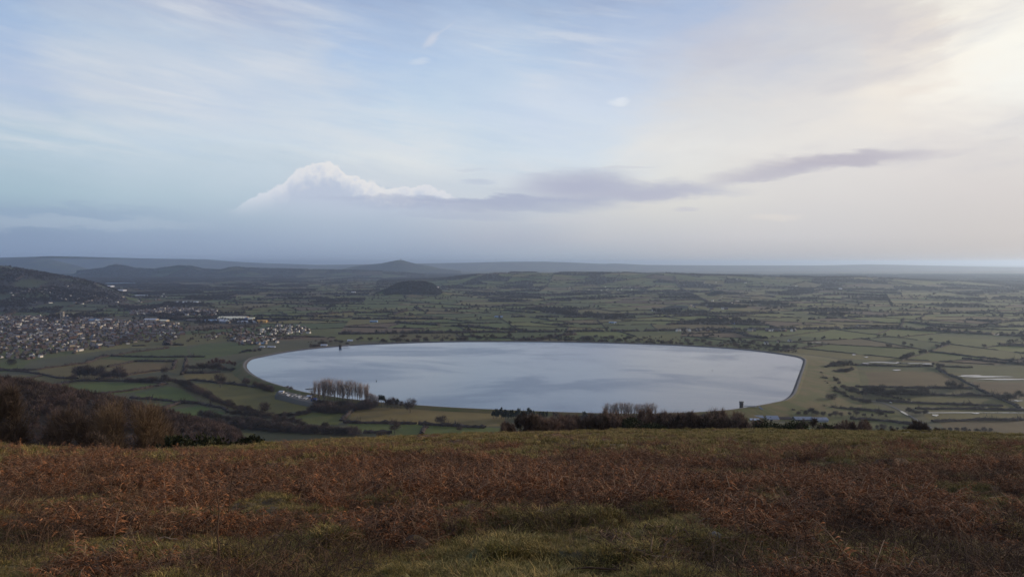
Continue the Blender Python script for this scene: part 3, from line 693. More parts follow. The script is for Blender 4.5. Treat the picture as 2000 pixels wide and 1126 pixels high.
for i, (seg, ymin, k_) in enumerate(hed):
    big = random.random(); h = 2.4 if big < .5 else 4.2 if big < .8 else 8.5
    wd = 3.6 if h < 4 else 6 if h < 7 else 15
    step = 6. if ymin < 3500 else 12. if ymin < 6500 else 28.
    V_, F4, (x, y, z, s) = hedge_geom(seg, wd, h, step, seed=k_ % 97, gap=.22)
    px = 1000+F*x[0]/y[0]
    if i < 170:
        side = 'left of the reservoir' if px < 560 else 'beyond the far shore' if px < 1400 else 'on the right of the plain'
        tag(hedge_obj(V_, F4), 'thin dark field hedge on the flat farmland %s' % side, 'hedge', 'field hedges '+side)
    else: vs.append(V_); fs.append(F4+base_n); base_n += len(V_)
    dens = 55 if k_ % 3 else 22
    cl_ = float(sstep(.42, .68, fbm(x[0], y[0], 700, 3, 61)))
    nt = rng.poisson(s[-1]/dens*(.15+1.5*cl_)*(.3+.7*(k_ % 5)/4))
    for _ in range(nt):
        u_ = rng.random()*s[-1]; treepts.append((np.interp(u_, s, x), np.interp(u_, s, y), np.interp(u_, s, z)))
o = obj('hedgerows', mesh('hedgerows', np.concatenate(vs), np.concatenate(fs), [M['hedge']])); tag(o, 'dense net of dark hedgerows over the far plain', 'hedgerows', kind='stuff')
treepts = np.array(sorted(treepts, key=lambda q: q[1]))
for (x, y, z) in treepts[:60]:
    px = 1000+F*x/y
    side = 'left of the reservoir' if px < 560 else 'beyond the far shore' if px < 1400 else 'on the right of the plain'
    plant('round', (x, y, z-.2), random.uniform(8, 14), 'bare hedgerow tree on the farmland %s' % side, 'hedgerow trees '+side)
def rot0(n_): return np.column_stack([np.zeros(n_), np.zeros(n_), rng.random(n_)*6.28])
lowm = [crown_mesh('far_crown', 10, 9.5, 70, M['hedge'], base=.0, wd=.07, ln=.28, lumps=5) for i in range(4)]
rest = treepts[60:]; n_ = len(rest)
o = scatter('distant_trees', rest, rot0(n_), rng.uniform(.6, 1.35, n_), lowm); tag(o, 'small dark bare trees strung along the far hedgerows', 'trees', kind='stuff')

# woods: on the blocks marked as woodland, on the round hill and on the left spur
W_ = []
for cl in WOODCELLS:
    c = cl.mean(0); px = 1000+F*c[0]/c[1]
    if not -60 < px < 2060: continue
    n_ = int(min(160, area(cl)/(180*(1+c[1]/6000)))); lo, hi = cl.min(0), cl.max(0)
    q_ = lo+(hi-lo)*rng.random((n_*2, 2)); q_ = q_[pip(q_[:, 0], q_[:, 1], cl)][:n_]
    W_.append(q_)
q_ = np.concatenate(W_); z = plain_h(q_[:, 0], q_[:, 1])
o = scatter('distant_woods', np.column_stack([q_, z]), rot0(len(q_)), rng.uniform(.7, 1.4, len(q_)), lowm); tag(o, 'dark blocks of bare woodland scattered over the far plain', 'woods', kind='stuff')
x = rng.uniform(-920, -420, 5200); y = rng.uniform(4880, 5420, 5200); px = 1000+F*x/y; z = plain_h(x, y); k1 = (z > 6) & (px > 744) & (px < 868)
o = scatter('hill_woodland', np.column_stack([x, y, z])[k1], rot0(k1.sum()), rng.uniform(.6, 1.2, k1.sum()), lowm); tag(o, 'dark bare wood covering the isolated round hill', 'woodland', kind='stuff')
# steep hill flanks as their own finely cut ground
def patch(name, x0, x1, y0, y1, n1, n2, dz, colf):
    a = np.linspace(x0, x1, n1); d = np.linspace(y0, y1, n2); YY, AA = np.meshgrid(d, a, indexing='ij'); XX = (AA-1000)/F*YY; ZZ = plain_h(XX, YY)
    edge = np.clip(ZZ/12., 0, 1); ZZ2 = ZZ-2+(dz+2)*edge
    fi = [[i*n1+j, i*n1+j+1, (i+1)*n1+j+1, (i+1)*n1+j] for i in range(n2-1) for j in range(n1-1)]
    tag(obj(name, mesh(name, np.stack([XX, YY, ZZ2], -1).reshape(-1, 3), fi, [M['field']], colr=colf(XX, YY).reshape(-1, 3), smooth=True)), kind='structure')
def hcol(X_, Y_):
    n1 = fbm(X_+Y_*.3, Y_-X_*.2, 330, 3, 21); n2 = fbm(X_, Y_, 60, 3, 22)
    k1 = sstep(.58, .64, n1)[..., None]; c = np.array((.034,.028,.024))*(1-k1)+np.array((.048,.056,.022))*k1; return c*(.6+.7*n2[..., None])
patch('hills', -260, 330, 3000, 6600, 150, 120, 2.5, hcol)
patch('hills', 728, 885, 4700, 5620, 60, 50, 2.5, lambda a, b_: np.ones(a.shape+(3,))*np.array((.045,.042,.032)))
x = rng.uniform(-3300, -1500, 9000); y = rng.uniform(3300, 5200, 9000); px = 1000+F*x/y; z = plain_h(x, y)
k1 = (px > -40) & (px < 290) & (z > 10) & (fbm(x+y*.3, y-x*.2, 330, 3, 21) < .60)
o = scatter('hillside_trees', np.column_stack([x, y, z+1])[k1], rot0(k1.sum()), rng.uniform(.4, .9, k1.sum()), lowm); tag(o, 'dark trees and scrub over the long hillside at left', 'trees', kind='stuff')

# brown woodland on the near spur, lower left
m1 = [crown_mesh('spur_crown', 10, 9, 420, M['spur'], base=.0, wd=.016, ln=.2, lumps=6) for i in range(4)]
sx = rng.uniform(-520, -130, 9000); sy = rng.uniform(330, 760, 9000); px = 1000+F*sx/sy; z = near_h(sx, sy); k1 = (px > -60) & (px < 520) & (z > 12)
sel = np.where(k1)[0][:3000]
o = scatter('spur_woodland', np.column_stack([sx, sy, z-.5])[sel], rot0(len(sel)), rng.uniform(.45, .95, len(sel)), m1); tag(o, 'dense brown leafless woodland on the slope at lower left', 'woodland', kind='stuff')

# ------------------------------------------------------------------ trees one can tell apart
PG = 'tall bare poplars in a dense row on the near shore'
for i in range(23):
    px = 611+i*4.8+random.uniform(-1.6, 1.6); top = np.interp(px, [608, 625, 650, 690, 712, 720], [745, 738, 735, 739, 746, 751])+random.choice([-2, 0, 0, 2, 4, 8])
    plant_px('poplar', px, 787+random.uniform(-2, 5), top, 'tall bare pale poplar standing in the dense row on the near shore', PG, random.uniform(.75, 1.3))
for i in range(9):
    px = 716+i*2.9; plant_px('poplar', px, 790, 762+i*1.2, 'shorter bare poplar at the right tail of the shore row', 'shorter poplars at the tail of the shore row', 1.1)
for i in range(20):
    px = 1181+i*5.2+random.uniform(-1.5, 1.5)
    if 1228 < px < 1231: continue
    plant_px('poplar', px, 818+random.uniform(-2, 2), 783+random.choice([0, 0, 2, 3, 6]), 'slender bare poplar in the row against the water behind the moor', 'bare poplars against the water behind the moor', 1.1)
plant_px('pine', 745, 795, 768, 'dark green pine standing right of the poplar row at the water', None, 1.1)
plant_px('pine', 776, 797, 777, 'small dark pine between bare trees on the near bank', None, .9)
for px, tp in ((757, 775), (764, 773), (771, 774), (783, 781)): plant_px('round', px, 797, tp, 'small bare tree between the two pines on the near bank', 'bare trees between the two pines', .8)
plant_px('round', 801, 806, 775, 'rounded bare tree standing alone at the water edge right of the pines', None, .95)
plant_px('round', 771, 848, 819, 'dark oval bare tree in the hedge below the pale field', None, .85)
plant_px('thorn', 745, 856, 838, 'dark low bush at the moor edge left of the oval tree', None, .9)
plant_px('round', 862, 831, 809, 'dark tree with flat layered crown in the pale field', None, 1.1)
plant_px('round', 898, 842, 831, 'small spreading thorn tree in the lowest green field', None, 1.2)
plant_px('round', 1625, 784, 766, 'round bare oak alone on the grass right of the reservoir bank', None, 1.25)
plant_px('round', 321, 732, 714, 'lone bare tree on the stubble field beside the earth track', None, .9)
plant_px('round', 243, 742, 724, 'bare tree in the hedge left of the stubble field', None, .8)
plant_px('round', 142, 745, 728, 'thin bare tree in the small left hand fields', None, 1.0)
plant_px('round', 430, 757, 726, 'tall faint bare tree in the pasture left of the reservoir', None, .8)
plant_px('round', 516, 812, 783, 'round grey bare tree above the wood in the lower left', None, .9)
plant_px('thorn', 480, 749, 735, 'dark bush in the pasture beside the left tip of the reservoir', None, .9)
plant_px('thorn', 22, 712, 700, 'dark evergreen looking clump at the corner below the village', None, 1.2)
G_ = [ # (kind, polyline, spacing px, height px, label, group)
 ('round', [(150,738),(175,737),(205,740),(240,741)], 5, (14, 30), 'bare tree in the tall clump above the long green field at left', 'trees above the long green field'),
 ('thorn', [(248,745),(290,747),(322,746)], 5, (7, 14), 'dark rounded bush in the hedge above the long green field', 'bushes in the hedge above the long green field'),
 ('thorn', [(322,742),(345,748),(362,757),(385,768),(410,779),(437,790),(465,800),(500,808)], 4.5, (11, 18), 'bare thorn tree in the diagonal belt running down from the earth track', 'thorn trees in the diagonal belt'),
 ('round', [(455,812),(500,818),(545,826),(590,832)], 6, (14, 26), 'bare tree of the dark wood in the lower left valley', 'trees of the lower left valley wood'),
 ('thorn', [(360,826),(420,832),(480,838),(540,842),(600,846),(660,848),(700,850)], 8, (13, 24), 'rounded brown thorn bush along the valley behind the moor edge', 'brown thorn bushes in the valley'),
 ('thorn', [(395,815),(440,822),(490,830),(560,838),(640,842)], 9, (12, 22), 'rounded brown thorn bush along the valley behind the moor edge', 'brown thorn bushes in the valley'),
 ('thorn', [(538,815),(570,813),(600,808),(612,800)], 6, (7, 14), 'dark shrub in the hedge leading to the poplar copse', 'shrubs in the hedge to the poplar copse'),
 ('thorn', [(612,800),(640,806),(670,806),(700,800),(730,797)], 4, (10, 22), 'dense dark shrub under the poplar row', 'shrubs under the poplar row'),
 ('thorn', [(615,793),(650,796),(690,795),(735,793)], 5, (10, 20), 'dense dark shrub under the poplar row', 'shrubs under the poplar row'),
 ('round', [(365,722),(385,724),(405,724),(425,724)], 6, (12, 22), 'dull bare tree of the copse left of the reservoir', 'dull trees of the left copse'),
 ('russet', [(408,712),(430,711),(445,712),(462,716)], 5, (10, 18), 'russet twigged tree of the copse left of the reservoir', 'russet trees of the left copse'),
 ('thorn', [(430,722),(450,724),(468,722)], 5, (6, 10), 'low brown scrub beside the russet copse', 'low scrub beside the russet copse'),
 ('thorn', [(497,756),(515,761),(535,766)], 5, (8, 15), 'dark shrub on the bank above the boat yard', 'shrubs on the bank above the boat yard'),
 ('round', [(548,760),(560,762),(570,765)], 5, (10, 15), 'small bare tree above the white boats', 'small trees above the white boats'),
 ('thorn', [(468,689),(490,686),(508,684)], 4, (5, 7), 'dark bush of the long clump beside the reservoir club', 'bushes of the clump near the left bank'),
 ('round', [(1612,722),(1625,718),(1645,716),(1662,716)], 4.5, (10, 17), 'dark bare tree of the clump at the foot of the right bank', 'dark trees at the foot of the right bank'),
 ('thorn', [(1603,733),(1606,742),(1612,750),(1622,758),(1640,770),(1668,782),(1700,788)], 6, (8, 14), 'thorn bush beside the shining lane under the right bank', 'thorn bushes along the shining lane'),
 ('thorn', [(1628,728),(1650,728),(1668,722)], 6, (9, 15), 'brown thorn bush in the clump at the foot of the right bank', 'thorn bushes in the right bank clump'),
 ('thorn', [(1650,758),(1700,768),(1760,781),(1780,782)], 7, (5, 10), 'low brown scrub bush between the lane and the right meadows', 'scrub between the lane and the right meadows'),
 ('round', [(1855,761),(1870,760),(1885,762)], 8, (16, 22), 'tall bare tree near the slanting ditch hedge on the right', 'tall trees near the slanting ditch hedge'),
 ('round', [(1950,780),(1970,783),(1990,780)], 8, (12, 20), 'bare tree at the far right end of the wet meadows', 'bare trees at the far right meadows'),
 ('thorn', [(1530,806),(1560,806),(1590,808)], 9, (7, 14), 'bare bush on the grass behind the long waterworks shed', 'bushes behind the long waterworks shed'),
 ('round', [(1560,812),(1590,812),(1620,814),(1645,816)], 12, (12, 22), 'thin bare tree behind the right half of the waterworks', 'thin trees behind the waterworks'),
 ('thorn', [(1700,836),(1760,838),(1850,842),(1940,842)], 13, (6, 12), 'dark bush along the foot of the plain at lower right', 'dark bushes at the lower right of the plain'),
 ('round', [(1833,722),(1840,718),(1822,714)], 6, (9, 13), 'bare tree at the top of the slanting ditch hedge', 'trees at the top of the slanting ditch hedge'),
 ('round', [(1630,742),(1645,760),(1665,768),(1690,774)], 7, (8, 14), 'bare tree beside the shining lane under the right bank', 'bare trees along the shining lane'),
 ('round', [(1690,770),(1730,771),(1780,773),(1810,772)], 7, (12, 22), 'thin bare tree in the row across the right meadows', 'thin trees in the right meadow row'),
 ('round', [(1660,812),(1700,815),(1740,815)], 14, (10, 20), 'bare tree behind the waterworks hedge on the right', 'bare trees behind the waterworks'),
 ('round', [(1775,808),(1790,809),(1810,810)], 7, (9, 14), 'bare tree beside the shining ditch at lower right', 'bare trees beside the shining ditch'),
 ('conifer', [(963,816),(985,818),(1010,818),(1040,817),(1072,817)], 5, (19, 24), 'dark evergreen of the clump at the centre shore', 'evergreens at the centre shore'),
 ('round', [(1084,818),(1090,818)], 8, (24, 26), 'tall round bare tree at the right end of the evergreen clump', 'round trees at the end of the evergreen clump'),
 ('round', [(1100,822),(1130,824),(1160,824),(1180,824)], 5, (16, 20), 'bare tree in the low wood before the centre water', 'bare trees in the low centre wood'),
 ('conifer', [(1142,822),(1152,823)], 5, (18, 21), 'dark evergreen in the low centre wood', 'evergreens in the low centre wood'),
 ('round', [(1285,826),(1320,826),(1360,824),(1412,824)], 4.5, (16, 22), 'bare tree in the wood hiding the right hand shore', 'bare trees hiding the right hand shore'),
]
for kind, pl, sp_, (h0, h1), lb, gp in G_:
    pl = np.array(pl, float); L = np.concatenate([[0], np.cumsum(np.linalg.norm(np.diff(pl, axis=0), axis=1))])
    for u_ in np.arange(0, L[-1]+.1, sp_):
        px = np.interp(u_, L, pl[:, 0])+random.uniform(-1.5, 1.5); py = np.interp(u_, L, pl[:, 1])+random.uniform(-1, 1)
        plant_px(kind, px, py, py-(h0+(h1-h0)*random.betavariate(.8, 1.1))*random.uniform(.65, 1.12), lb, gp, random.uniform(.75, 1.25))
# belt behind the far shore
def far_outside(px): 
    d_ = BANK_OUT[(np.abs(1000+F*BANK_OUT[:, 0]/BANK_OUT[:, 1]-px) < 25)]; return d_[:, 1].max() if len(d_) else 2100
for i in range(100):
    px = 610+i*(1550-610)/100+random.uniform(-4, 4); y = far_outside(px)+random.uniform(4, 150)
    if random.random() < .15: continue
    x = (px-1000)/F*y; dense = vnoise(px/60., 0.5, 77)
    plant('round' if random.random() < .8 else 'thorn', (x, y, -.2), random.uniform(7, 10)+9*dense*random.random(), 'bare tree in the belt just beyond the far shore', 'bare trees beyond the far shore', 1.35)

sp2 = []
for i in range(900):
    px = rng.uniform(600, 1560); y = far_outside(px)+2+rng.random()**1.6*220
    if vnoise(px/45., y/90., 66) < .42: continue
    sp2.append(((px-1000)/F*y, y, -.4))
o = scatter('shore_scrub', np.array(sp2), rot0(len(sp2)), rng.uniform(.3, .75, len(sp2)), [crown_mesh('scrub_crown', 10, 11, 150, M['twig'], base=0, wd=.035, ln=.22, lumps=6) for _ in range(3)]); tag(o, 'low dark scrub filling the belt beyond the far shore', 'scrub', kind='stuff')
# ------------------------------------------------------------------ near bushes on and behind the brow of the moor
bark2 = mat('bush_bark', (.055,.042,.032), var=.3, scale=8)
twA = mat('gold_twigs', (.14,.095,.058), var=.35, scale=1.5); twB = mat('dark_twigs', (.085,.062,.048), var=.4, scale=1.5); twC = mat('brown_twigs', (.18,.125,.095), var=.35, scale=1.5)
def bush(px, top, wpx, y, kind, label, name='bush', group=None):
    if px > 1400 and wpx > 30: wpx *= 1.45; top -= 6
    if px < 600 and kind == 'gorse': wpx *= 1.35; top -= 4
    ed_ = float(np.interp(px, EDGE_X, EDGE_D)); y = min(y, ed_+7) if y > 100 else ed_+13 if y == 99 else y
    x = (px-1000)/F*y; z = float(near_h(x, y)); zt = EYE-(top-EROW)/F*y; H = max(.5, zt-z); Wd = wpx/F*y
    r_ = bpy.data.objects.new(name, None); C.objects.link(r_); r_.location = (x, y, z-.1)
    tag(r_, label, 'bush', group)
    if kind == 'gorse':
        obj('foliage', leafy_mesh('gorse_foliage', H, Wd*1.05, 2600, M['gorse'], base=0, sz=.05*min(1, 2.2/H+.3), lumps=22), r_)
        b_ = MB()
        for i in range(6): a = i*1.05; b_.tube([(0,0,-.1), (math.cos(a)*Wd*.12, math.sin(a)*Wd*.12, H*.3), (math.cos(a)*Wd*.25, math.sin(a)*Wd*.25, H*.6)], [.06, .045, .02], 5)
        obj('stem', b_.mesh('gorse_stem', [bark2]), r_)
        return r_
    m_ = {'gold': twA, 'dark': twB, 'brown': twC if px > 600 else twB}[kind]
    # stems spreading from the foot, dividing again and again; twigs at the ends
    b_ = MB(); ends = []
    def grow(p, d, L, rad, lv):
        q_ = p+d*L*.5+np.random.default_rng(len(ends)+lv).normal(size=3)*L*.05; e = p+d*L
        b_.tube([p, q_, e], [rad, rad*.8, rad*.6], 5 if lv < 2 else 3, cap=False); ends.append((p, e, lv, d))
        if lv < 4:
            for k_ in range(3 if lv < 3 else 4):
                nd = d+rng.normal(size=3)*.42; nd[2] += .25; grow(p+(e-p)*random.uniform(.55, 1.), norm(nd), L*random.uniform(.55, .8), rad*.58, lv+1)
    ns_ = max(4, int(Wd/H*5))
    for i in range(ns_):
        a = 2.4*i; s_ = np.array((math.cos(a)*Wd*.2*random.random(), math.sin(a)*Wd*.2*random.random(), -.1))
        grow(s_, norm(np.array((math.cos(a)*Wd/H*.55, math.sin(a)*Wd/H*.55, 1.))), H*.34, .03*H/3, 0)
    obj('stem', b_.mesh('bush_stem', [bark2]), r_)
    E = [q for q in ends if q[2] >= 2]; n_ = 9000 if kind == 'gold' else 7000; ii = rng.integers(0, len(E), n_); tt = rng.random((n_, 1))
    pa = np.array([E[i][0] for i in ii]); pe = np.array([E[i][1] for i in ii]); dd_ = np.array([E[i][3] for i in ii])
    pos = pa+(pe-pa)*tt; dirs = norm(dd_+rng.normal(size=(n_, 3))*.55+np.array([0, 0, .35]))
    k1 = .90*H/np.percentile(pos[:, 2], 88); pos[:, 2] = np.minimum(pos[:, 2]*k1, H*1.08)
    rr_ = np.hypot(pos[:, 0], pos[:, 1]); q9 = np.percentile(rr_, 92); pos[:, :2] *= (Wd*.52/q9)
    re_ = np.sqrt((rr_*Wd*.52/q9/(Wd*.55))**2+np.maximum(pos[:, 2]/(H*1.02), 0)**2)+.22*(fbm(np.arctan2(pos[:, 1], pos[:, 0])*3+50, pos[:, 2]/H*4, 1., 2, int(px))-.5)
    pos *= np.where(re_ > 1, rng.uniform(.72, 1., n_)/np.maximum(re_, 1), 1.)[:, None]
    lo = rng.random(n_) < .30
    pos[lo, 2] *= .5                                    # tangled low growth
    v, f = slivers(pos, dirs, H*.13*(.4+rng.random(n_)), (.011 if kind == 'gold' else .016)*y/60*(.7+.8*rng.random(n_)))
    obj('crown', mesh('bush_crown', v, f, [m_]), r_)
    return r_
NB = [
 (240, 772, 165, 60, 'gold', 'tallest bare golden twigged bush on the left brow of the moor'),
 (188, 800, 90, 64, 'brown', 'bare brown bush overlapping the tall golden bush on its left'),
 (300, 800, 80, 66, 'brown', 'bare brown bush overlapping the tall golden bush on its right'),
 (128, 795, 115, 60, 'dark', 'broad dark bare bush left of the tall golden bush'),
 (2, 750, 70, 58, 'brown', 'thin reddish bush cut by the left picture edge'),
 (178, 846, 60, 56, 'brown', 'low brown bramble between the two big left bushes'),
 (330, 853, 70, 56, 'gorse', 'low dark gorse at the left end of the gorse line'),
 (385, 850, 75, 60, 'gorse', 'low dark gorse second from left in the gorse line'),
 (438, 849, 60, 60, 'gorse', 'low dark gorse third from left in the gorse line'),
 (485, 850, 50, 60, 'gorse', 'low dark gorse at the right end of the gorse line'),
 (1028, 808, 62, 125, 'dark', 'dark rounded thorn bush at the centre of the brow'),
 (990, 826, 40, 125, 'brown', 'small brown bush tight against the centre thorn bush'),
 (1072, 818, 50, 130, 'brown', 'low brown bush right of the centre thorn bush'),
 (1105, 815, 50, 130, 'brown', 'low brown bush second right of the centre thorn bush'),
 (1138, 818, 46, 130, 'dark', 'low dark bush third right of the centre thorn bush'),
 (1170, 812, 60, 128, 'dark', 'dark bush left of the big gorse'),
 (1205, 808, 60, 132, 'brown', 'bare brown bush rising behind the big gorse'),
 (1245, 815, 78, 112, 'gorse', 'biggest green gorse bush on the brow'),
 (1285, 824, 46, 114, 'gorse', 'smaller gorse at the right shoulder of the biggest gorse'),
 (1302, 812, 60, 134, 'dark', 'dark thicket bush just right of the gorse pair'),
 (1345, 806, 66, 134, 'dark', 'high dark thicket bush where the water ends on the brow'),
 (1390, 814, 60, 134, 'dark', 'dark thicket bush below the near valve tower'),
 (1432, 822, 56, 134, 'dark', 'dark thicket bush left of the waterworks'),
 (1472, 826, 56, 134, 'brown', 'brownish thicket bush before the waterworks yard'),
 (1512, 824, 60, 134, 'gorse', 'dark gorse before the big waterworks shed'),
 (1552, 826, 60, 134, 'gorse', 'dark gorse before the long blue roof'),
 (1592, 826, 56, 134, 'dark', 'dark thicket bush under the right half of the blue roof'),
 (1622, 831, 40, 132, 'gorse', 'last dark gorse at the right end of the thicket'),
 (1655, 829, 36, 132, 'brown', 'grey brown bush just past the thicket end'),
 (1686, 827, 34, 134, 'brown', 'bare grey bush alone past the thicket end'),
 (1727, 838, 22, 128, 'dark', 'tiny dark bush on the right brow'),
 (1752, 838, 22, 128, 'dark', 'tiny dark bush second on the right brow'),
 (1800, 829, 34, 128, 'dark', 'dark bush furthest right but one on the brow'),
 (1836, 837, 24, 126, 'dark', 'low dark bush furthest right on the brow'),
]
for a in NB: bush(*a)
for k_, (px, top, wd_) in enumerate([(1050,812,60),(1085,808,60),(1120,812,56),(1152,810,56),(1186,803,52),(1225,808,60),(1262,801,46),(1300,806,60),(1322,804,60),(1366,805,66),(1404,808,60),(1440,815,50)]):
    bush(px, top, wd_, 99, 'brown', 'bare brown thorn in the second row of the thicket behind the brow', group='second row of brow thicket')
# ------------------------------------------------------------------ buildings
def gable(name, L, Wd, h, rh, m_, part):
    b_ = MB(); l, w_ = L/2, Wd/2
    if part == 'wall':
        b_.box(-l, l, -w_, w_, -1.5, h)
        for s_ in (-1, 1): b_.quad([(s_*l, -w_, h), (s_*l, w_, h), (s_*l, 0, h+rh)][::s_])
        for k_ in range(max(2, int(L/3.2))):                  # window openings as dark recessed panes set proud of nothing: shallow boxes
            x0 = -l+1.+k_*(L-2)/max(1, int(L/3.2)-1 or 1)-.5
            for z0 in ((.9,) if h < 4 else (.9, 3.4)):
                if x0+1.1 < l: b_.box(x0, x0+1.1, -w_-.03, -w_+.02, z0, z0+1.2, 1)
    else:
        o_ = .35
        for s_ in (-1, 1):
            zt = h-.15; b_.quad([(-l-o_, s_*(w_+o_), zt), (l+o_, s_*(w_+o_), zt), (l+o_, 0, h+rh+.2), (-l-o_, 0, h+rh+.2)][::-s_])
            b_.quad([(-l-o_, s_*(w_+o_), zt-.18), (l+o_, s_*(w_+o_), zt-.18), (l+o_, 0, h+rh+.02), (-l-o_, 0, h+rh+.02)][::s_])
            b_.quad([(-l-o_, s_*(w_+o_), zt-.18), (l+o_, s_*(w_+o_), zt-.18), (l+o_, s_*(w_+o_), zt), (-l-o_, s_*(w_+o_), zt)])
    return b_.mesh(name, m_)
M['pane'] = mat('dark_pane', (.03,.035,.045), var=.1, rough=.2, spec=.5)
WM = {'white': M['wall_white'], 'cream': M['wall_cream'], 'brick': M['wall_brick'], 'grey': M['wall_grey']}
RM = {'slate': M['roof_slate'], 'brown': M['roof_brown']}
HK = {}
for wn in WM:
    for rn in RM:
        for si, (L, Wd, h, rh) in enumerate(((10, 7, 5., 2.6), (17, 7.5, 5., 2.6), (12, 8, 2.8, 2.2))):
            HK[(wn, rn, si)] = (gable('house_wall', L, Wd, h, rh, [WM[wn], M['pane']], 'wall'), gable('house_roof', L, Wd, h, rh, [RM[rn]], 'roof'), h+rh, L)
cb = MB(); cb.box(-.45, .45, -.45, .45, -1.2, 1.1); cb.box(-.3, -.05, -.15, .15, 1.1, 1.5); cb.box(.08, .33, -.15, .15, 1.1, 1.5); CH = cb.mesh('chimney', [M['wall_brick']])
HP = {}
def house(x, y, rz, key, label, group, zf=plain_h):
    if key not in HP:
        r_ = bpy.data.objects.new('house', None); C.objects.link(r_); wm, rm, ht, L = HK[key]
        obj('wall', wm, r_); ro = obj('roof', rm, r_); obj('chimney', CH, ro, (L*.32, 0, ht)); HP[key] = r_
    else: r_ = copy_tree(HP[key])
    r_.location = (x, y, float(zf(x, y))+.3); r_.rotation_euler = (0, 0, rz); r_.scale = (.86,)*3; return tag(r_, label, 'house', group)
def pos_in(poly, n_, dmin):
    poly = np.array(poly); lo, hi = poly.min(0), poly.max(0); out = []; grid = {}
    for _ in range(n_*30):
        p = lo+(hi-lo)*rng.random(2)
        if not pip(p[:1], p[1:], poly)[0]: continue
        ang = .6+.9*round(2.2*float(vnoise(p[0]/260., p[1]/260., 55)))/2.2
        c_, s_ = math.cos(ang), math.sin(ang); u_, v_ = p[0]*c_+p[1]*s_, -p[0]*s_+p[1]*c_
        v_ = round(v_/34.)*34.+random.uniform(-2, 2); p = np.array((u_*c_-v_*s_, u_*s_+v_*c_))
        if not pip(p[:1], p[1:], poly)[0]: continue
        g = (int(p[0]//dmin), int(p[1]//dmin))
        if any(np.hypot(*(p-q[:2])) < dmin for a in (-1, 0, 1) for b_ in (-1, 0, 1) for q in grid.get((g[0]+a, g[1]+b_), [])): continue
        grid.setdefault(g, []).append(p); out.append((p[0], p[1], ang))
        if len(out) >= n_: break
    return out
ZN = {
 'village': (VILL, 820, 15, 'in the crowded village at left'),
 'estate': (EST, 230, 16, 'in the tight pale estate beyond the village'),
 'right': ([P(a, b)[:2] for a, b in [(505,645),(545,634),(590,636),(615,650),(560,656),(505,654)]], 46, 16, 'in the white gabled cluster right of the warehouses'),
 'club': ([P(a, b)[:2] for a, b in [(440,660),(480,654),(540,658),(545,670),(470,676)]], 34, 16, 'in the hamlet just above the left reservoir bank'),
 'middle': ([P(a, b)[:2] for a, b in [(395,656),(440,650),(470,640),(500,640),(500,652),(440,662),(400,668)]], 20, 22, 'in dark trees right of the village'),
}
HS = []
for zn, (poly, n_, dm, ph) in ZN.items():
    for (x, y, a) in pos_in(poly, n_, dm):
        u_ = random.random()
        wn = 'white' if u_ < (.19 if zn != 'right' else .7) else 'cream' if u_ < .31 else 'brick' if u_ < .62 else 'grey'
        HS.append((x, y, a+(0 if random.random() < .75 else math.pi/2)+random.gauss(0, .06), (wn, random.choice(['slate', 'slate', 'brown']), random.choice([0, 0, 1, 2])), ph, zn))
HS.sort(key=lambda q: q[1])
WORD = {'white': 'white', 'cream': 'cream', 'brick': 'brick', 'grey': 'grey'}; RW = {'slate': 'slate', 'brown': 'brown'}
SZ = ['small', 'long', 'low']
near = [q for q in HS if q[5] in ('right', 'club', 'middle')]; vil = [q for q in HS if q[5] == 'village'][:195]; ind = near+vil; ids = set(map(id, ind))
for (x, y, a, key, ph, zn) in ind:
    house(x, y, a, key, '%s %s house with %s roof %s' % (SZ[key[2]], WORD[key[0]], RW[key[1]], ph), '%s %s houses with %s roofs %s' % (SZ[key[2]], WORD[key[0]], RW[key[1]], ph))
rest_h = [q for q in HS if id(q) not in ids]
def merged(list_, name, label):
    V_, F_, I_ = [], [], []; b0 = 0; mats_ = [M['wall_white'], M['wall_cream'], M['wall_brick'], M['wall_grey'], M['roof_slate'], M['roof_brown']]; im = {'white': 0, 'cream': 1, 'brick': 2, 'grey': 3, 'slate': 4, 'brown': 5}
    for (x, y, a, key, *_r) in list_:
        L, Wd, h, rh = ((10, 7, 5., 2.6), (17, 7.5, 5., 2.6), (12, 8, 2.8, 2.2))[key[2]]; l, w_ = L/2, Wd/2
        v = np.array([(-l,-w_,-1),(l,-w_,-1),(l,w_,-1),(-l,w_,-1),(-l,-w_,h),(l,-w_,h),(l,w_,h),(-l,w_,h),(-l,0,h+rh),(l,0,h+rh)]); c_, s_ = math.cos(a), math.sin(a)
        z0 = float(plain_h(x, y))+.4
        V_.append(np.column_stack([v[:, 0]*c_-v[:, 1]*s_+x, v[:, 0]*s_+v[:, 1]*c_+y, v[:, 2]+z0]))
        for f in ((0,1,5,4),(2,3,7,6),(1,2,6,9,5),(3,0,4,8,7)): F_.append([b0+i for i in f]); I_.append(im[key[0]])
        for f in ((4,5,9,8),(6,7,8,9)): F_.append([b0+i for i in f]); I_.append(im[key[1]])
        b0 += 10
    o = obj(name, mesh(name, np.concatenate(V_), F_, mats_, I_)); tag(o, label, 'houses', kind='stuff')
far_h = []
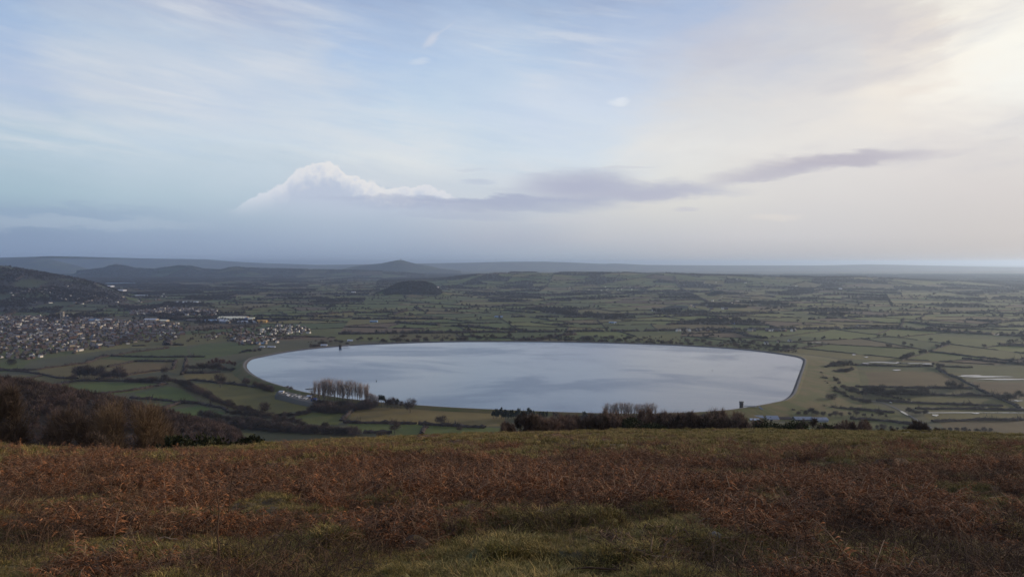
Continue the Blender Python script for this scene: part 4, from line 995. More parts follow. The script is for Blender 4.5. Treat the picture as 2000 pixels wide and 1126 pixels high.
for (poly, n_) in (([(60,562),(150,556),(330,565),(330,600),(100,600),(0,578)], 80), ([(1340,600),(1430,575),(1480,590),(1400,612)], 26), ([(1440,668),(1560,662),(1545,672),(1450,674)], 14), ([(1100,560),(1250,562),(1240,570),(1110,570)], 20), ([(1330,545),(1700,545),(1720,560),(1340,560)], 30), ([(1320,658),(1400,664),(1390,670),(1325,668)], 8)):
    pp = np.array(poly)
    for _ in range(n_):
        while True:
            c_ = pp.min(0)+(pp.max(0)-pp.min(0))*rng.random(2)
            if pip(c_[:1], c_[1:], pp)[0]: break
        p = P(*c_)
        for ys_ in np.arange(2400, 9000, 25):            # first ground met along the line of sight
            q_ = P(c_[0], c_[1]); q_ = np.array((0, 0, EYE))+(q_-np.array((0, 0, EYE)))*ys_/q_[1]
            if plain_h(q_[0], q_[1]) >= q_[2]: p = q_; break
        far_h.append((p[0], p[1], random.random()*3, (random.choice(['white', 'cream', 'grey', 'brick']), 'slate', random.choice([0, 1]))))
merged(rest_h+far_h, 'distant_houses', 'far small houses packed in the back of the village and beyond')
# trees between the houses
tp = []
for zn, (poly, n_, dm, ph) in ZN.items():
    poly = np.array(poly); lo, hi = poly.min(0), poly.max(0)
    q_ = lo+(hi-lo)*rng.random((n_*5, 2)); q_ = q_[pip(q_[:, 0], q_[:, 1], poly)][:int(n_*2.0)]; tp.append(q_)
for k_ in range(900):                                # dark wooded ground behind and beside the village
    c_ = (rng.uniform(-30, 470), rng.uniform(584, 668)); 
    if (c_[0] < 250 and c_[1] < 621) or (360 < c_[0] and c_[1] > 634): tp.append(np.array([P(*c_)[:2]]))
tp = np.concatenate(tp)
tp = np.array([p for p in tp if all(abs(p[0]-q[0]) > 6 or abs(p[1]-q[1]) > 6 for q in HS[:400])])
o = scatter('village_trees', np.column_stack([tp, np.zeros(len(tp))-.3]), rot0(len(tp)), rng.uniform(.45, .95, len(tp)), [crown_mesh('garden_crown', 10, 9, 260, M['twig'], base=0, wd=.03, ln=.2, lumps=6) for _ in range(3)]); tag(o, 'dark bare trees packed between the village houses', 'trees', kind='stuff')

def shed(px0, px1, base, hpx, depth, wall, roof, label, cat='building', name='warehouse', rh=2.5, rz=0., vault=False, zb=None):
    p0, p1 = P(px0, base, zb), P(px1, base, zb); L = p1[0]-p0[0]; h = hpx/F*p0[1]; x = (p0[0]+p1[0])/2
    r_ = bpy.data.objects.new(name, None); C.objects.link(r_); r_.location = (x, p0[1]+depth/2, zb or float(plain_h(x, p0[1]))); r_.rotation_euler = (0, 0, rz)
    b_ = MB(); b_.box(-L/2, L/2, -depth/2, depth/2, -1, h)
    for s_ in (-1, 1): b_.quad([(s_*L/2, -depth/2, h), (s_*L/2, depth/2, h), (s_*L/2, 0, h+rh)][::s_])
    obj('wall', b_.mesh(name+'_wall', [wall]), r_)
    b_ = MB(); o_ = .5
    if vault:
        pr = [(-depth/2*math.cos(a), h+rh*math.sin(a)) for a in np.linspace(0, math.pi, 9)]
        for i in range(8): b_.quad([(-L/2-o_, pr[i][0], pr[i][1]), (L/2+o_, pr[i][0], pr[i][1]), (L/2+o_, pr[i+1][0], pr[i+1][1]), (-L/2-o_, pr[i+1][0], pr[i+1][1])])
        for s_ in (-1, 1): b_.quad([(s_*(L/2+o_), a, z) for a, z in pr])
    else:
        for s_ in (-1, 1):
            b_.quad([(-L/2-o_, s_*(depth/2+o_), h-.1), (L/2+o_, s_*(depth/2+o_), h-.1), (L/2+o_, 0, h+rh+.3), (-L/2-o_, 0, h+rh+.3)][::-s_])
            b_.quad([(-L/2-o_, s_*(depth/2+o_), h-.5), (L/2+o_, s_*(depth/2+o_), h-.5), (L/2+o_, s_*(depth/2+o_), h-.1), (-L/2-o_, s_*(depth/2+o_), h-.1)])
        for k_ in range(int(L/9)): b_.box(-L/2+4+k_*9, -L/2+5.2+k_*9, -depth*.32, -depth*.12, h+rh*.5, h+rh*.85)
    obj('roof', b_.mesh(name+'_roof', [roof]), r_)
    b_ = MB()
    for k_ in range(max(1, int(L/16))): x0 = -L/2+3+k_*15; b_.box(x0, min(x0+3.5, L/2-.3), -depth/2-.08, -depth/2+.05, -.5, min(h-.4, 3.6))
    obj('door', b_.mesh(name+'_door', [M['pane']]), r_)
    return tag(r_, label, cat)
S_ = shed
S_(422, 476, 626, 3.6, 75, M['wall_cream'], M['roof_cream'], 'longest cream roofed warehouse at the back of the works', rh=7)
S_(474, 484, 627, 5, 40, M['navy'], M['navy'], 'tall navy block at the right end of the long cream warehouse', rh=1)
S_(484, 493, 627.5, 4, 30, M['wall_cream'], M['roof_cream'], 'small cream barrel roofed hall beside the navy block', rh=6, vault=True)
S_(397, 420, 630, 3.2, 40, M['metal'], M['roof_blue'], 'left blue roofed warehouse in front of the cream one', rh=5)
S_(420, 441, 630, 3.4, 42, M['metal'], M['roof_pale'], 'pale blue roofed warehouse next to the blue one', rh=5)
S_(441, 448, 631, 4, 30, M['wall_cream'], M['roof_cream'], 'small cream gabled block ending the blue warehouses', rh=3)
S_(362, 392, 628, 2.6, 45, M['wall_grey'], M['wall_grey'], 'dull grey shed left of the blue warehouses', rh=4)
S_(463, 483, 630, 2.4, 30, M['roof_pale'], M['roof_pale'], 'low white shed under the navy block', rh=2)
S_(488, 501, 630, 2.4, 30, M['roof_pale'], M['roof_pale'], 'low white shed between the hall and the ochre works', rh=2)
S_(501, 520, 630, 4, 30, M['yellow'], M['yellow'], 'ochre clad works at the right end of the warehouses', rh=2)
S_(519, 527, 628, 3, 26, M['roof_pale'], M['roof_pale'], 'small pale shed at the far right of the ochre works', rh=2)
S_(172, 190, 627, 2.4, 30, M['metal'], M['roof_blue'], 'blue roofed shed at the back of the village', rh=3)
S_(186, 196, 628.5, 2.4, 20, M['wall_cream'], M['roof_cream'], 'cream hall beside the blue roofed village shed', rh=2)
S_(201, 212, 627, 2.4, 30, M['roof_pale'], M['roof_pale'], 'bright pale roofed hall at the back of the village', rh=3)
S_(280, 304, 626, 2.2, 30, M['wall_cream'], M['roof_pale'], 'long pale roofed school beyond the village', rh=3)
S_(310, 324, 628, 2.2, 30, M['wall_cream'], M['roof_cream'], 'cream hall right of the long pale school', rh=3)
S_(340, 364, 592, 2.2, 60, M['roof_pale'], M['roof_pale'], 'brightest white glasshouse in the fields beyond the estate', rh=3, name='glasshouse')
S_(366, 385, 591.5, 1.6, 50, M['roof_pale'], M['roof_pale'], 'dimmer white glasshouse right of the brightest one', rh=3, name='glasshouse')
S_(202, 216, 580.5, 1.8, 50, M['roof_pale'], M['roof_pale'], 'left of two white sheds far behind the church tower', rh=3)
S_(221, 240, 580.5, 1.8, 50, M['roof_pale'], M['roof_pale'], 'right of two white sheds far behind the church tower', rh=3)
S_(205, 262, 554.5, 1.6, 60, M['roof_blue'], M['roof_blue'], 'very long pale blue shed under the left hills', rh=3)
S_(88, 116, 567, 1.4, 60, M['roof_blue'], M['roof_blue'], 'dim blue grey shed in front of the left hillside', rh=3)
S_(262, 286, 578, 1.4, 50, M['roof_pale'], M['roof_pale'], 'thin white shed right of the twin white sheds', rh=2)
S_(722, 736, 629.5, 2.4, 25, M['roof_blue'], M['roof_blue'], 'blue grey barn among the fields above the reservoir', name='barn')
S_(966, 982, 620, 1.6, 30, M['roof_blue'], M['roof_blue'], 'blue polythene barn in the middle fields', name='barn')
S_(1424, 1436, 633, 1.6, 25, M['roof_blue'], M['navy'], 'dark blue barn in the fields beyond the right shore', name='barn')
S_(1200, 1204, 632, 2.4, 14, M['wall_white'], M['roof_pale'], 'single bright white farmhouse in the middle fields', name='farmhouse')
S_(1190, 1199, 631, 1.6, 14, M['roof_blue'], M['roof_blue'], 'low blue barn beside the single bright white farmhouse', name='barn')
S_(1274, 1278, 607.5, 1.8, 14, M['wall_white'], M['roof_slate'], 'left of two tiny white farmhouses in the middle distance', name='farmhouse')
S_(1291, 1296, 608, 1.8, 14, M['wall_white'], M['roof_slate'], 'right of two tiny white farmhouses in the middle distance', name='farmhouse')
S_(1497, 1502, 646, 3, 12, M['wall_white'], M['roof_slate'], 'white gabled farmhouse beyond the right end of the far shore', name='farmhouse')
S_(1677, 1690, 637.5, 2.2, 20, M['wall_cream'], M['roof_brown'], 'farm group beside the large brown ploughed field', name='farmhouse')
S_(1640, 1645, 567, 2, 18, M['wall_white'], M['roof_pale'], 'white farmhouse high on the right hand rolling fields', name='farmhouse')
S_(686, 694, 572, 2, 20, M['wall_white'], M['roof_pale'], 'white farmhouse left of the round wooded hill', name='farmhouse')
S_(847, 857, 575.5, 2.2, 20, M['wall_white'], M['roof_slate'], 'white farmhouse at the right foot of the round wooded hill', name='farmhouse')
S_(1494, 1501, 672, 3, 10, M['wall_white'], M['roof_slate'], 'low white house in the trees past the far shore', name='farmhouse')
S_(1519, 1524, 669, 3.5, 10, M['wall_cream'], M['roof_brown'], 'pinkish house in the trees past the far shore', name='farmhouse')
S_(1541, 1547, 668, 3.5, 10, M['wall_white'], M['roof_slate'], 'white house on the right in the trees past the far shore', name='farmhouse')
S_(678, 688, 666.5, 1.6, 10, M['roof_pale'], M['roof_pale'], 'white sailing shed beyond the far valve tower', name='boathouse')
S_(626, 638, 675.5, 1.4, 10, M['roof_pale'], M['roof_pale'], 'low white huts beside the left part of the far shore', name='hut')
S_(498, 515, 672, 2, 14, M['roof_blue'], M['roof_blue'], 'blue grey flat shed between hamlet and bank', name='shed', rh=1)
S_(507, 515, 678.5, 1.6, 12, M['roof_pale'], M['roof_pale'], 'left of two white plastic sheds at the bank foot', name='shed', rh=1)
S_(522, 536, 678.5, 1.6, 12, M['roof_pale'], M['roof_pale'], 'right of two white plastic sheds at the bank foot', name='shed', rh=1)
# waterworks
S_(1476, 1491, 818, 3.6, 14, M['wall_grey'], M['metal'], 'small grey roofed shed at the left of the waterworks', name='waterworks_shed', rh=1.5)
S_(1466, 1482, 821, 2.6, 8, M['wall_cream'], M['roof_pale'], 'low cream outbuilding in front of the small waterworks shed', name='waterworks_shed', rh=1)
S_(1500, 1522, 822, 4.2, 16, M['wall_cream'], M['metal'], 'pale gabled main waterworks hall', name='waterworks_hall', rh=3)
S_(1554, 1588, 822, 4, 14, M['wall_grey'], M['metal'], 'left half of the long blue roofed waterworks shed', name='waterworks_shed', rh=2)
S_(1589, 1618, 824, 4.6, 14, M['metal'], M['metal'], 'right half of the long blue roofed waterworks shed', name='waterworks_shed', rh=2)
S_(1524, 1546, 820, 2.6, 12, M['wall_brick'], M['roof_brown'], 'low brown roofed shed between the waterworks hall and the long shed', name='waterworks_shed', rh=1.5)
# church
r_ = bpy.data.objects.new('church', None); C.objects.link(r_); p = P(122, 625); r_.location = (p[0], p[1], 0); tag(r_, 'church with tall square grey stone tower above the village roofs', 'church')
b_ = MB(); b_.box(-5, 5, -5, 5, -1, 31); b_.box(-5.5, 5.5, -5.5, 5.5, 30.5, 31.4)
for sx in (-1, 1):
    for sy in (-1, 1): b_.box(sx*5-.9, sx*5+.9, sy*5-.9, sy*5+.9, -1, 33.); b_.tube([(sx*5, sy*5, 33), (sx*5, sy*5, 37)], [.8, .05], 4)
for k_ in range(4): b_.box(-4+k_*2.4, -2.9+k_*2.4, -5.5, -4.9, 31.4, 32.6); b_.box(-4+k_*2.4, -2.9+k_*2.4, 4.9, 5.5, 31.4, 32.6)
obj('tower', b_.mesh('church_tower', [mat('tower_stone', (.26,.24,.21), var=.2)]), r_)
b_ = MB()
for z0 in (12, 22): b_.box(-1.1, 1.1, -5.12, -4.95, z0, z0+4.5); b_.box(4.95, 5.12, -1.1, 1.1, z0, z0+4.5)
obj('window', b_.mesh('belfry_window', [M['pane']]), r_)
b_ = MB(); b_.box(5.2, 30, -6, 6, -1, 9); obj('nave', b_.mesh('nave', [M['wall_grey']]), r_)
b_ = MB()
for s_ in (-1, 1): b_.quad([(5.1, s_*6.4, 8.9), (30.4, s_*6.4, 8.9), (30.4, 0, 13), (5.1, 0, 13)][::-s_])
obj('roof', b_.mesh('nave_roof', [M['roof_slate']]), r_)
p = P(784, 506.8, 250); x = (783-1000)/F*15000; z = float(plain_h(x, 15000.))
b_ = MB(); b_.box(-7, 7, -7, 7, -4, 22); 
for k_ in range(3): b_.box(-7+k_*5, -4+k_*5, -7.2, 7.2, 22, 25)
tag(obj('hill_tower', b_.mesh('hill_tower', [M['darkstone']]), None, (x, 15000, z)), 'tiny tower on top of the pointed hill on the horizon', 'tower')

# ------------------------------------------------------------------ valve towers, jetty, boats, buoys
def valve_tower(px, base, wpx, top, bridge_to, label):
    p = P(px, base, WZ); r_ = bpy.data.objects.new('valve_tower', None); C.objects.link(r_); r_.location = (p[0], p[1], WZ); tag(r_, label, 'tower')
    R_ = wpx/F*p[1]/2; H = (base-top)/F*p[1]; n_ = 8
    b_ = MB(); b_.tube([(0,0,-6), (0,0,H*.88)], [R_*1.0, R_*.95], n_); b_.tube([(0,0,H*.82), (0,0,H*.86)], [R_*1.12, R_*1.12], n_)
    for k_ in range(n_): a = 2*math.pi*(k_+.5)/n_; b_.tube([(math.cos(a)*R_*.95, math.sin(a)*R_*.95, H*.86), (math.cos(a)*R_*.95, math.sin(a)*R_*.95, H)], [.55, .5], 4)
    obj('tower_wall', b_.mesh('valve_tower_wall', [M['darkstone']]), r_)
    b_ = MB()
    for k_ in range(n_):
        a = 2*math.pi*k_/n_; cx, cy = math.cos(a)*R_*.93, math.sin(a)*R_*.93; b_.tube([(cx, cy, H*.5), (cx, cy, H*.68)], [.45, .45], 4)
    obj('window', b_.mesh('valve_tower_window', [M['pane']]), r_)
    q_ = np.array(bridge_to)-np.array((p[0], p[1], WZ)); b_ = MB()
    d = q_/np.linalg.norm(q_); s_ = np.array((-d[1], d[0], 0))*.9; a0_ = d*R_*.8; a0_[2] = 2.6; e = q_
    b_.quad([a0_-s_, a0_+s_, e+s_, e-s_]); b_.quad([a0_-s_-(0,0,.35), a0_+s_-(0,0,.35), e+s_-(0,0,.35), e-s_-(0,0,.35)][::-1])
    for sg in (-1, 1):
        for hh in (.6, 1.15): b_.tube([a0_+sg*s_+(0,0,hh), e+sg*s_+(0,0,hh)], [.09, .09], 4)
        for k_ in range(7): c_ = a0_+(e-a0_)*k_/6+sg*s_; b_.tube([c_, c_+(0,0,1.15)], [.07, .07], 4)
    for k_ in (.35, .7): c_ = a0_+(e-a0_)*k_; b_.tube([c_-(0,0,8), c_], [.4, .4], 6)
    obj('footbridge', b_.mesh('footbridge', [M['metal']]), r_)
valve_tower(1448, 796.5, 7.6, 783, P(1478, 793.5, WZ+2.2), 'dark stone valve tower standing at the near right shore')
valve_tower(664.5, 678.5, 5.5, 672.5, P(684, 674.8, WZ+2.2), 'small dark valve tower at the far left shore')
# spillway channel down the grass bank
a, b2 = P(1482, 793.2, WZ+2.3), P(1505, 813, .6); d = b2-a; s_ = np.array((-d[1], d[0], 0)); s_ /= np.linalg.norm(s_); b_ = MB()
for k_ in range(6): u0, u1 = k_/6, (k_+1)/6; pa, pb = a+d*u0, a+d*u1; b_.quad([pa-s_*1.3, pa+s_*1.3, pb+s_*1.3, pb-s_*1.3]); 
for sg in (-1, 1): b_.tube([a+s_*sg*1.3+(0,0,.3), b2+s_*sg*1.3+(0,0,.3)], [.35, .35], 4)
tag(obj('spillway', b_.mesh('spillway', [M['metal']])), 'blue grey channel running down the grass bank to the waterworks', 'channel')
a, b2 = P(597, 759, WZ+.5), P(617, 757.5, WZ+.5); b_ = MB(); d = b2-a; s_ = np.array((-d[1], d[0], 0)); s_ /= np.linalg.norm(s_)
b_.quad([a-s_*1.6, a+s_*1.6, b2+s_*1.6, b2-s_*1.6]); b_.quad([a-s_*1.6-(0,0,.4), b2-s_*1.6-(0,0,.4), b2-s_*1.6, a-s_*1.6])
for k_ in range(8):
    for sg in (-1, 1): c_ = a+d*k_/7+s_*1.5*sg; b_.tube([c_-(0,0,2), c_+(0,0,.9)], [.16, .16], 5)
tag(obj('jetty', b_.mesh('jetty', [M['darkstone']])), 'thin dark jetty reaching into the water left of the poplar row', 'jetty')
def dinghy_mesh():
    b_ = MB(); st = [(-2.2, .75, .5), (-1, .95, .55), (.4, .85, .6), (1.5, .5, .7), (2.3, .04, .85)]; b0 = 0
    for (x, w_, z) in st: b_.v += [(x, -w_, z), (x, -w_*.6, .12), (x, 0, 0), (x, w_*.6, .12), (x, w_, z)]
    for i in range(4):
        for k_ in range(4): b_.f.append([i*5+k_, i*5+k_+1, i*5+k_+6, i*5+k_+5]); b_.m.append(0)
        b_.f.append([i*5, i*5+5, i*5+9, i*5+4]); b_.m.append(0)
    b_.f.append([0, 1, 2, 3, 4]); b_.m.append(0); return b_.mesh('hull', [M['wall_white']])
hull = dinghy_mesh(); b_ = MB(); b_.tube([(.5,0,.4), (.5,0,6.2)], [.06, .035], 5); b_.tube([(.5,0,1.2), (-1.9,0,1.25)], [.05, .04], 5); mast = b_.mesh('mast', [M['metal']])
r0 = bpy.data.objects.new('sailing_dinghy', None); C.objects.link(r0); obj('hull', hull, r0); obj('mast', mast, r0)
YZ = 10.3
yt = np.array([P(a, b, YZ) for a, b in [(543,762.5),(556,763.5),(575,767.5),(600,773),(622,777),(624,785),(604,785.5),(585,781),(560,773.5),(543,768.5)]])
yc = yt.mean(0); ys_ = yc+(yt-yc)*1.0; yb = yt.copy(); yb[:, :2] = yc[:2]+(yt[:, :2]-yc[:2])*1.12; yb[:, 1] -= 16; yb[:, 2] = -.5; n_ = len(yt)
yf = [list(range(n_))[::-1]]+[[i, (i+1) % n_, n_+(i+1) % n_, n_+i] for i in range(n_)]
tag(obj('boat_yard', mesh('boat_yard', np.vstack([yt, yb]), yf, [M['field']], colr=np.array([(.10, .095, .085)]*n_+[(.05, .05, .028)]*n_))), kind='structure')
for k_ in range(24):
    r_ = r0 if k_ == 0 else copy_tree(r0)
    px = random.uniform(549, 606); row = np.interp(px, [548, 606], [766, 779])+random.uniform(-1.5, 3); p = P(px, row, YZ+.1); r_.location = p.tolist(); r_.rotation_euler = (0, 0, random.uniform(-.4, .4)+1.2); r_.scale = (1.15,)*3
    tag(r_, 'white sailing dinghy parked on the yard beside the near shore', 'boat', 'white dinghies on the boat yard')
S_(599, 608, 776.5, 3., 7, M['wall_white'], M['roof_pale'], 'white clubhouse at the right end of the boat yard', name='clubhouse', rh=1.2, zb=YZ)
S_(607, 617, 783, 4.2, 8, M['navy'], M['navy'], 'bright blue shed at the right end of the boat yard', name='shed', rh=1., zb=YZ)
S_(545, 553, 766.5, 2.2, 6, M['wall_white'], M['roof_pale'], 'white hut at the left end of the boat yard', name='hut', rh=1., zb=YZ)
def buoy(px, py, label):
    b_ = MB(); b_.tube([(0,0,-.3), (0,0,.9)], [.8, .7], 8); b_.tube([(0,0,.9), (0,0,2.2)], [.18, .12], 5); b_.tube([(0,0,2.1), (0,0,2.8)], [.4, .05], 6)
    p = P(px, py, WZ); tag(obj('buoy', b_.mesh('buoy', [M['darkstone']]), None, p), label, 'buoy')
buoy(735, 744, 'tiny dark buoy on the water right of the poplar row')
buoy(1391, 723, 'tiny dark buoy on the pale water at right')
# parked cars by the right meadow yard
def car_parts(col_):
    b_ = MB(); b_.box(-2.1, 2.1, -.85, .85, .35, .95); b_.quad([(-1.5,-.8,.95),(1.0,-.8,.95),(.6,-.7,1.5),(-1.2,-.7,1.5)]); b_.quad([(-1.5,.8,.95),(1.0,.8,.95),(.6,.7,1.5),(-1.2,.7,1.5)][::-1]); b_.quad([(-1.2,-.7,1.5),(.6,-.7,1.5),(.6,.7,1.5),(-1.2,.7,1.5)])
    g = MB(); g.quad([(1.0,-.8,.96),(1.0,.8,.96),(.6,.7,1.5),(.6,-.7,1.5)]); g.quad([(-1.5,-.8,.96),(-1.5,.8,.96),(-1.2,.7,1.5),(-1.2,-.7,1.5)][::-1])
    w_ = MB()
    return b_.mesh('car_body', [col_]), g.mesh('car_window', [M['pane']])
wh = MB(); wh.tube([(0,-.12,0), (0,.12,0)], [.33, .33], 10); wh.f.append(list(range(9, -1, -1))); wh.m.append(0); wh = wh.mesh('wheel', [M['darkstone']])
for k_, (px, row, cm_, lb) in enumerate([(1756,784,'wall_white','white car leftmost in the row on the right meadow lane'),(1762,784.3,'roof_blue','pale blue car second in the row on the right meadow lane'),(1768,784.6,'navy','dark blue car in the middle of the right meadow row'),(1775,784.9,'navy','dark blue car second from right in the meadow row'),(1781,785,'roof_pale','silver car rightmost in the meadow row'),(1740,786,'wall_white','white car by itself left of the meadow row')]):
    r_ = bpy.data.objects.new('parked_car', None); C.objects.link(r_); p = P(px, row, .5); r_.location = p.tolist(); r_.rotation_euler = (0, 0, 1.2+.1*k_); tag(r_, lb, 'car')
    a, g = car_parts(M[cm_]); obj('body', a, r_); obj('window', g, r_)
    for sx in (-1.3, 1.3):
        for sy in (-.82, .82): obj('wheel', wh, r_, (sx, sy, .33))

# ------------------------------------------------------------------ wet lane, ditch and flood pools
mf = bpy.data.materials.new('flood_water'); mf.use_nodes = True; bb = mf.node_tree.nodes['Principled BSDF']; bb.inputs['Base Color'].default_value = (.06,.06,.055,1); bb.inputs['Roughness'].default_value = .06; bb.inputs['IOR'].default_value = 1.333
mwl = mat('wet_tarmac', (.05,.05,.052), var=.3, scale=.05, rough=.6, spec=.4)
def strip(name, pl, wd, z, m_):
    w_ = np.array([P(a, b)[:2] for a, b in pl]); L = np.concatenate([[0], np.cumsum(np.linalg.norm(np.diff(w_, axis=0), axis=1))]); s_ = np.linspace(0, L[-1], max(4, int(L[-1]/12)))
    x, y = np.interp(s_, L, w_[:, 0]), np.interp(s_, L, w_[:, 1]); dx, dy = np.gradient(x), np.gradient(y); l_ = np.hypot(dx, dy); nx2, ny2 = -dy/l_, dx/l_
    ww = wd*(.75+.5*rng.random(len(s_)))/2
    V_ = np.concatenate([np.column_stack([x+nx2*ww, y+ny2*ww, np.full(len(x), z)]), np.column_stack([x-nx2*ww, y-ny2*ww, np.full(len(x), z)])]); n_ = len(x)
    tag(obj(name, mesh(name, V_, [[n_+i, n_+i+1, i+1, i] for i in range(n_-1)], [m_])), kind='structure')
lane = [(1614,722),(1618,733),(1622,744),(1629,755),(1645,766),(1672,777),(1700,783),(1726,787),(1745,795),(1762,804),(1780,814),(1799,825),(1820,836)]
strip('lane', lane, 3.5, .75, mwl)
strip('ditch', [(1615,731),(1618,739),(1621,745),(1624,751)], 6, .8, mf)
strip('ditch', [(1760,803),(1768,808),(1776,813)], 4, .8, mf)
strip('ditch', [(1834,720),(1840,727)], 7, .8, mf); strip('ditch', [(1893,748),(1899,752),(1907,757)], 7, .8, mf); strip('ditch', [(1980,790),(1996,797)], 5, .8, mf)
strip('ditch', [(1790,806.5),(1900,806),(2040,806.5)], 5, .8, mf)
def pool(px, row, w_, h_, seed):
    pts = []
    for k_ in range(28):
        a = 2*math.pi*k_/28; r = .62+.75*float(vnoise(np.cos(a)*1.7+seed*3.1, np.sin(a)*1.7+seed, 5)); pts.append(P(px+math.cos(a)*w_/2*r, row+math.sin(a)*h_/2*r*.9, .9))
    tag(obj('flood_pool', mesh('flood_pool', [p.tolist() for p in pts], [list(range(28))[::-1]], [mf])), kind='structure')
for k_, a in enumerate([(1925,735,90,3.2),(1965,740,110,2.6),(1895,733,46,2.6),(1810,709.5,20,3),(1755,708,9,3.5),(1752,722,16,3),(1720,707,60,1.6),(1770,709,90,1.3),(1668,692,8,2.5),(1692,696.5,8,2),(1690,709,16,2.5),(1880,771,50,2.5),(1925,791.5,18,4),(1985,782,24,3),(1826,810,14,4),(1905,806,14,3),(1950,653,14,1.5),(1600,668,30,1)]): pool(*a, k_)
# ------------------------------------------------------------------ smoke
def smoke(px, row, wpx, hpx, dens, label):
    p = P(px, row+hpx/2+3); rx, rz_ = wpx/2/F*p[1], hpx/2/F*p[1]; v = []; f = []
    for i in range(9):
        for j in range(14):
            th = math.pi*i/8; a = 2*math.pi*j/14; r = 1+.3*math.sin(3*a+2*th); v.append((rx*math.sin(th)*math.cos(a)*r+.5*rx*math.cos(th), 30*math.sin(th)*math.sin(a)*r, rz_*math.cos(th)))
    for i in range(8):
        for j in range(14): f.append([i*14+j, i*14+(j+1) % 14, (i+1)*14+(j+1) % 14, (i+1)*14+j])
    m_ = bpy.data.materials.new('smoke'); m_.use_nodes = True; nt = m_.node_tree; nt.nodes.remove(nt.nodes['Principled BSDF']); pv = nt.nodes.new('ShaderNodeVolumePrincipled')
    pv.inputs['Density'].default_value = dens; pv.inputs['Color'].default_value = (.8, .87, 1, 1); nt.links.new(pv.outputs[0], nt.nodes['Material Output'].inputs['Volume'])
    o = obj('smoke', mesh('smoke', v, f, [m_]), None, (p[0], p[1], max(p[2]+rz_*1.15, rz_*1.15))); tag(o, label, 'smoke', kind='stuff')
smoke(1397, 570, 26, 10, .006, 'small pale blue smoke plume over the far right fields')
smoke(1312, 600, 50, 12, .0012, 'thin blue smoke drifting over the middle fields')

# ------------------------------------------------------------------ moor vegetation
def moor_pts(n_, y0, y1, k_, cond):
    u_ = rng.random(n_*3); y = (y0**k_+u_*(y1**k_-y0**k_))**(1/k_); px = rng.uniform(-90, 2090, n_*3); x = (px-1000)/F*y
    ed = np.interp(px, EDGE_X, EDGE_D); ok = cond(x, y, px)&(y < ed+8); x, y = x[ok][:n_], y[ok][:n_]; return x, y, moor_h(x, y)
def imat(name, a, b, rough=.9, var=.2):
    m_ = bpy.data.materials.new(name); m_.use_nodes = True; q = NT(m_.node_tree); bs = q.n['Principled BSDF']; oi = q.new('ShaderNodeObjectInfo').outputs['Random']
    g = q.new('ShaderNodeNewGeometry').outputs['Random Per Island']
    c = q.mix(oi, (*a, 1), (*b, 1)); k1 = q.m('ADD', q.m('MULTIPLY', g, 1.1), .45); c = q.mix(1., c, q.xyz(k1, k1, k1), 'MULTIPLY')
    q.put(bs.inputs['Base Color'], c); bs.inputs['Roughness'].default_value = rough; bs.inputs['Specular IOR Level'].default_value = .15
    return m_
mb1 = imat('bracken', (.27,.112,.048), (.105,.068,.046)); mb2 = imat('bracken_stem', (.33,.22,.13), (.18,.105,.065))
mg1 = imat('moor_grass', (.135,.122,.034), (.32,.235,.095)); mst = imat('straw', (.24,.17,.10), (.14,.095,.06)); mdk = imat('dark_stalk', (.065,.042,.030), (.10,.065,.045))
def bracken_clump(nf, seed, npin=11, dead=1.):
    rd = random.Random(seed); b_ = MB()
    for i in range(nf):
        az = rd.uniform(0, 6.28); L = rd.uniform(.22, .62); ca, sa = math.cos(az), math.sin(az); rise = rd.uniform(.12, .75); bend = rd.uniform(1.3, 2.6); o_ = np.array((rd.gauss(0, .16), rd.gauss(0, .16), -.03))
        def pt(t): return o_+np.array((ca*L*(t*(1.1-rise*.6)), sa*L*(t*(1.1-rise*.6)), L*rise*math.sin(min(t*bend, 2.9))*.95+.02))
        T = [pt(k_/6) for k_ in range(7)]; s_ = np.array((-sa, ca, 0))*.0035
        for k_ in range(6): b_.quad([T[k_]-s_, T[k_]+s_, T[k_+1]+s_*.8, T[k_+1]-s_*.8], 1)
        for k_ in range(npin):
            t = .22+.76*k_/npin; p = pt(t); dn = norm(pt(min(1, t+.05))-p); pl = L*.26*(1-t)**.7*rd.uniform(.5, 1.2)+.018
            for sg in (-1, 1):
                dr = norm(np.array((-sa*sg, ca*sg, 0))*.9+dn*.5+np.array((rd.gauss(0, .3), rd.gauss(0, .3), rd.uniform(-.9, .25)))); w_ = dn*pl*rd.uniform(.07, .15)+np.array((0, 0, rd.uniform(-.012, .012)))
                m1_ = p+dr*pl*.5+np.array((0, 0, rd.uniform(-.01, .02)))
                b_.quad([p, m1_-w_*.6, p+dr*pl+np.array((0, 0, -pl*.35)), m1_+w_*.6], 0)
    return b_.mesh('bracken_clump', [mb1, mb2])
def grass_tuft(nb, seed, H=.20, spread=.16, wd=.005, m_=None):
    rd = random.Random(seed); b_ = MB()
    for i in range(nb):
        a = rd.uniform(0, 6.28); r = spread*rd.random()**.6; p = np.array((math.cos(a)*r, math.sin(a)*r, -.02)); h = H*rd.uniform(.5, 1.2); a2 = a+rd.gauss(0, .7); ln = rd.uniform(.2, 1.1)*h
        q1 = p+np.array((math.cos(a2)*ln*.35, math.sin(a2)*ln*.35, h*.65)); q2 = p+np.array((math.cos(a2)*ln, math.sin(a2)*ln, h*rd.uniform(.6, 1.))); s_ = np.array((-math.sin(a2), math.cos(a2), 0))*wd
        b_.quad([p-s_, p+s_, q1+s_*.8, q1-s_*.8]); b_.quad([q1-s_*.8, q1+s_*.8, q2])
    return b_.mesh('grass_tuft', [m_ or mg1])
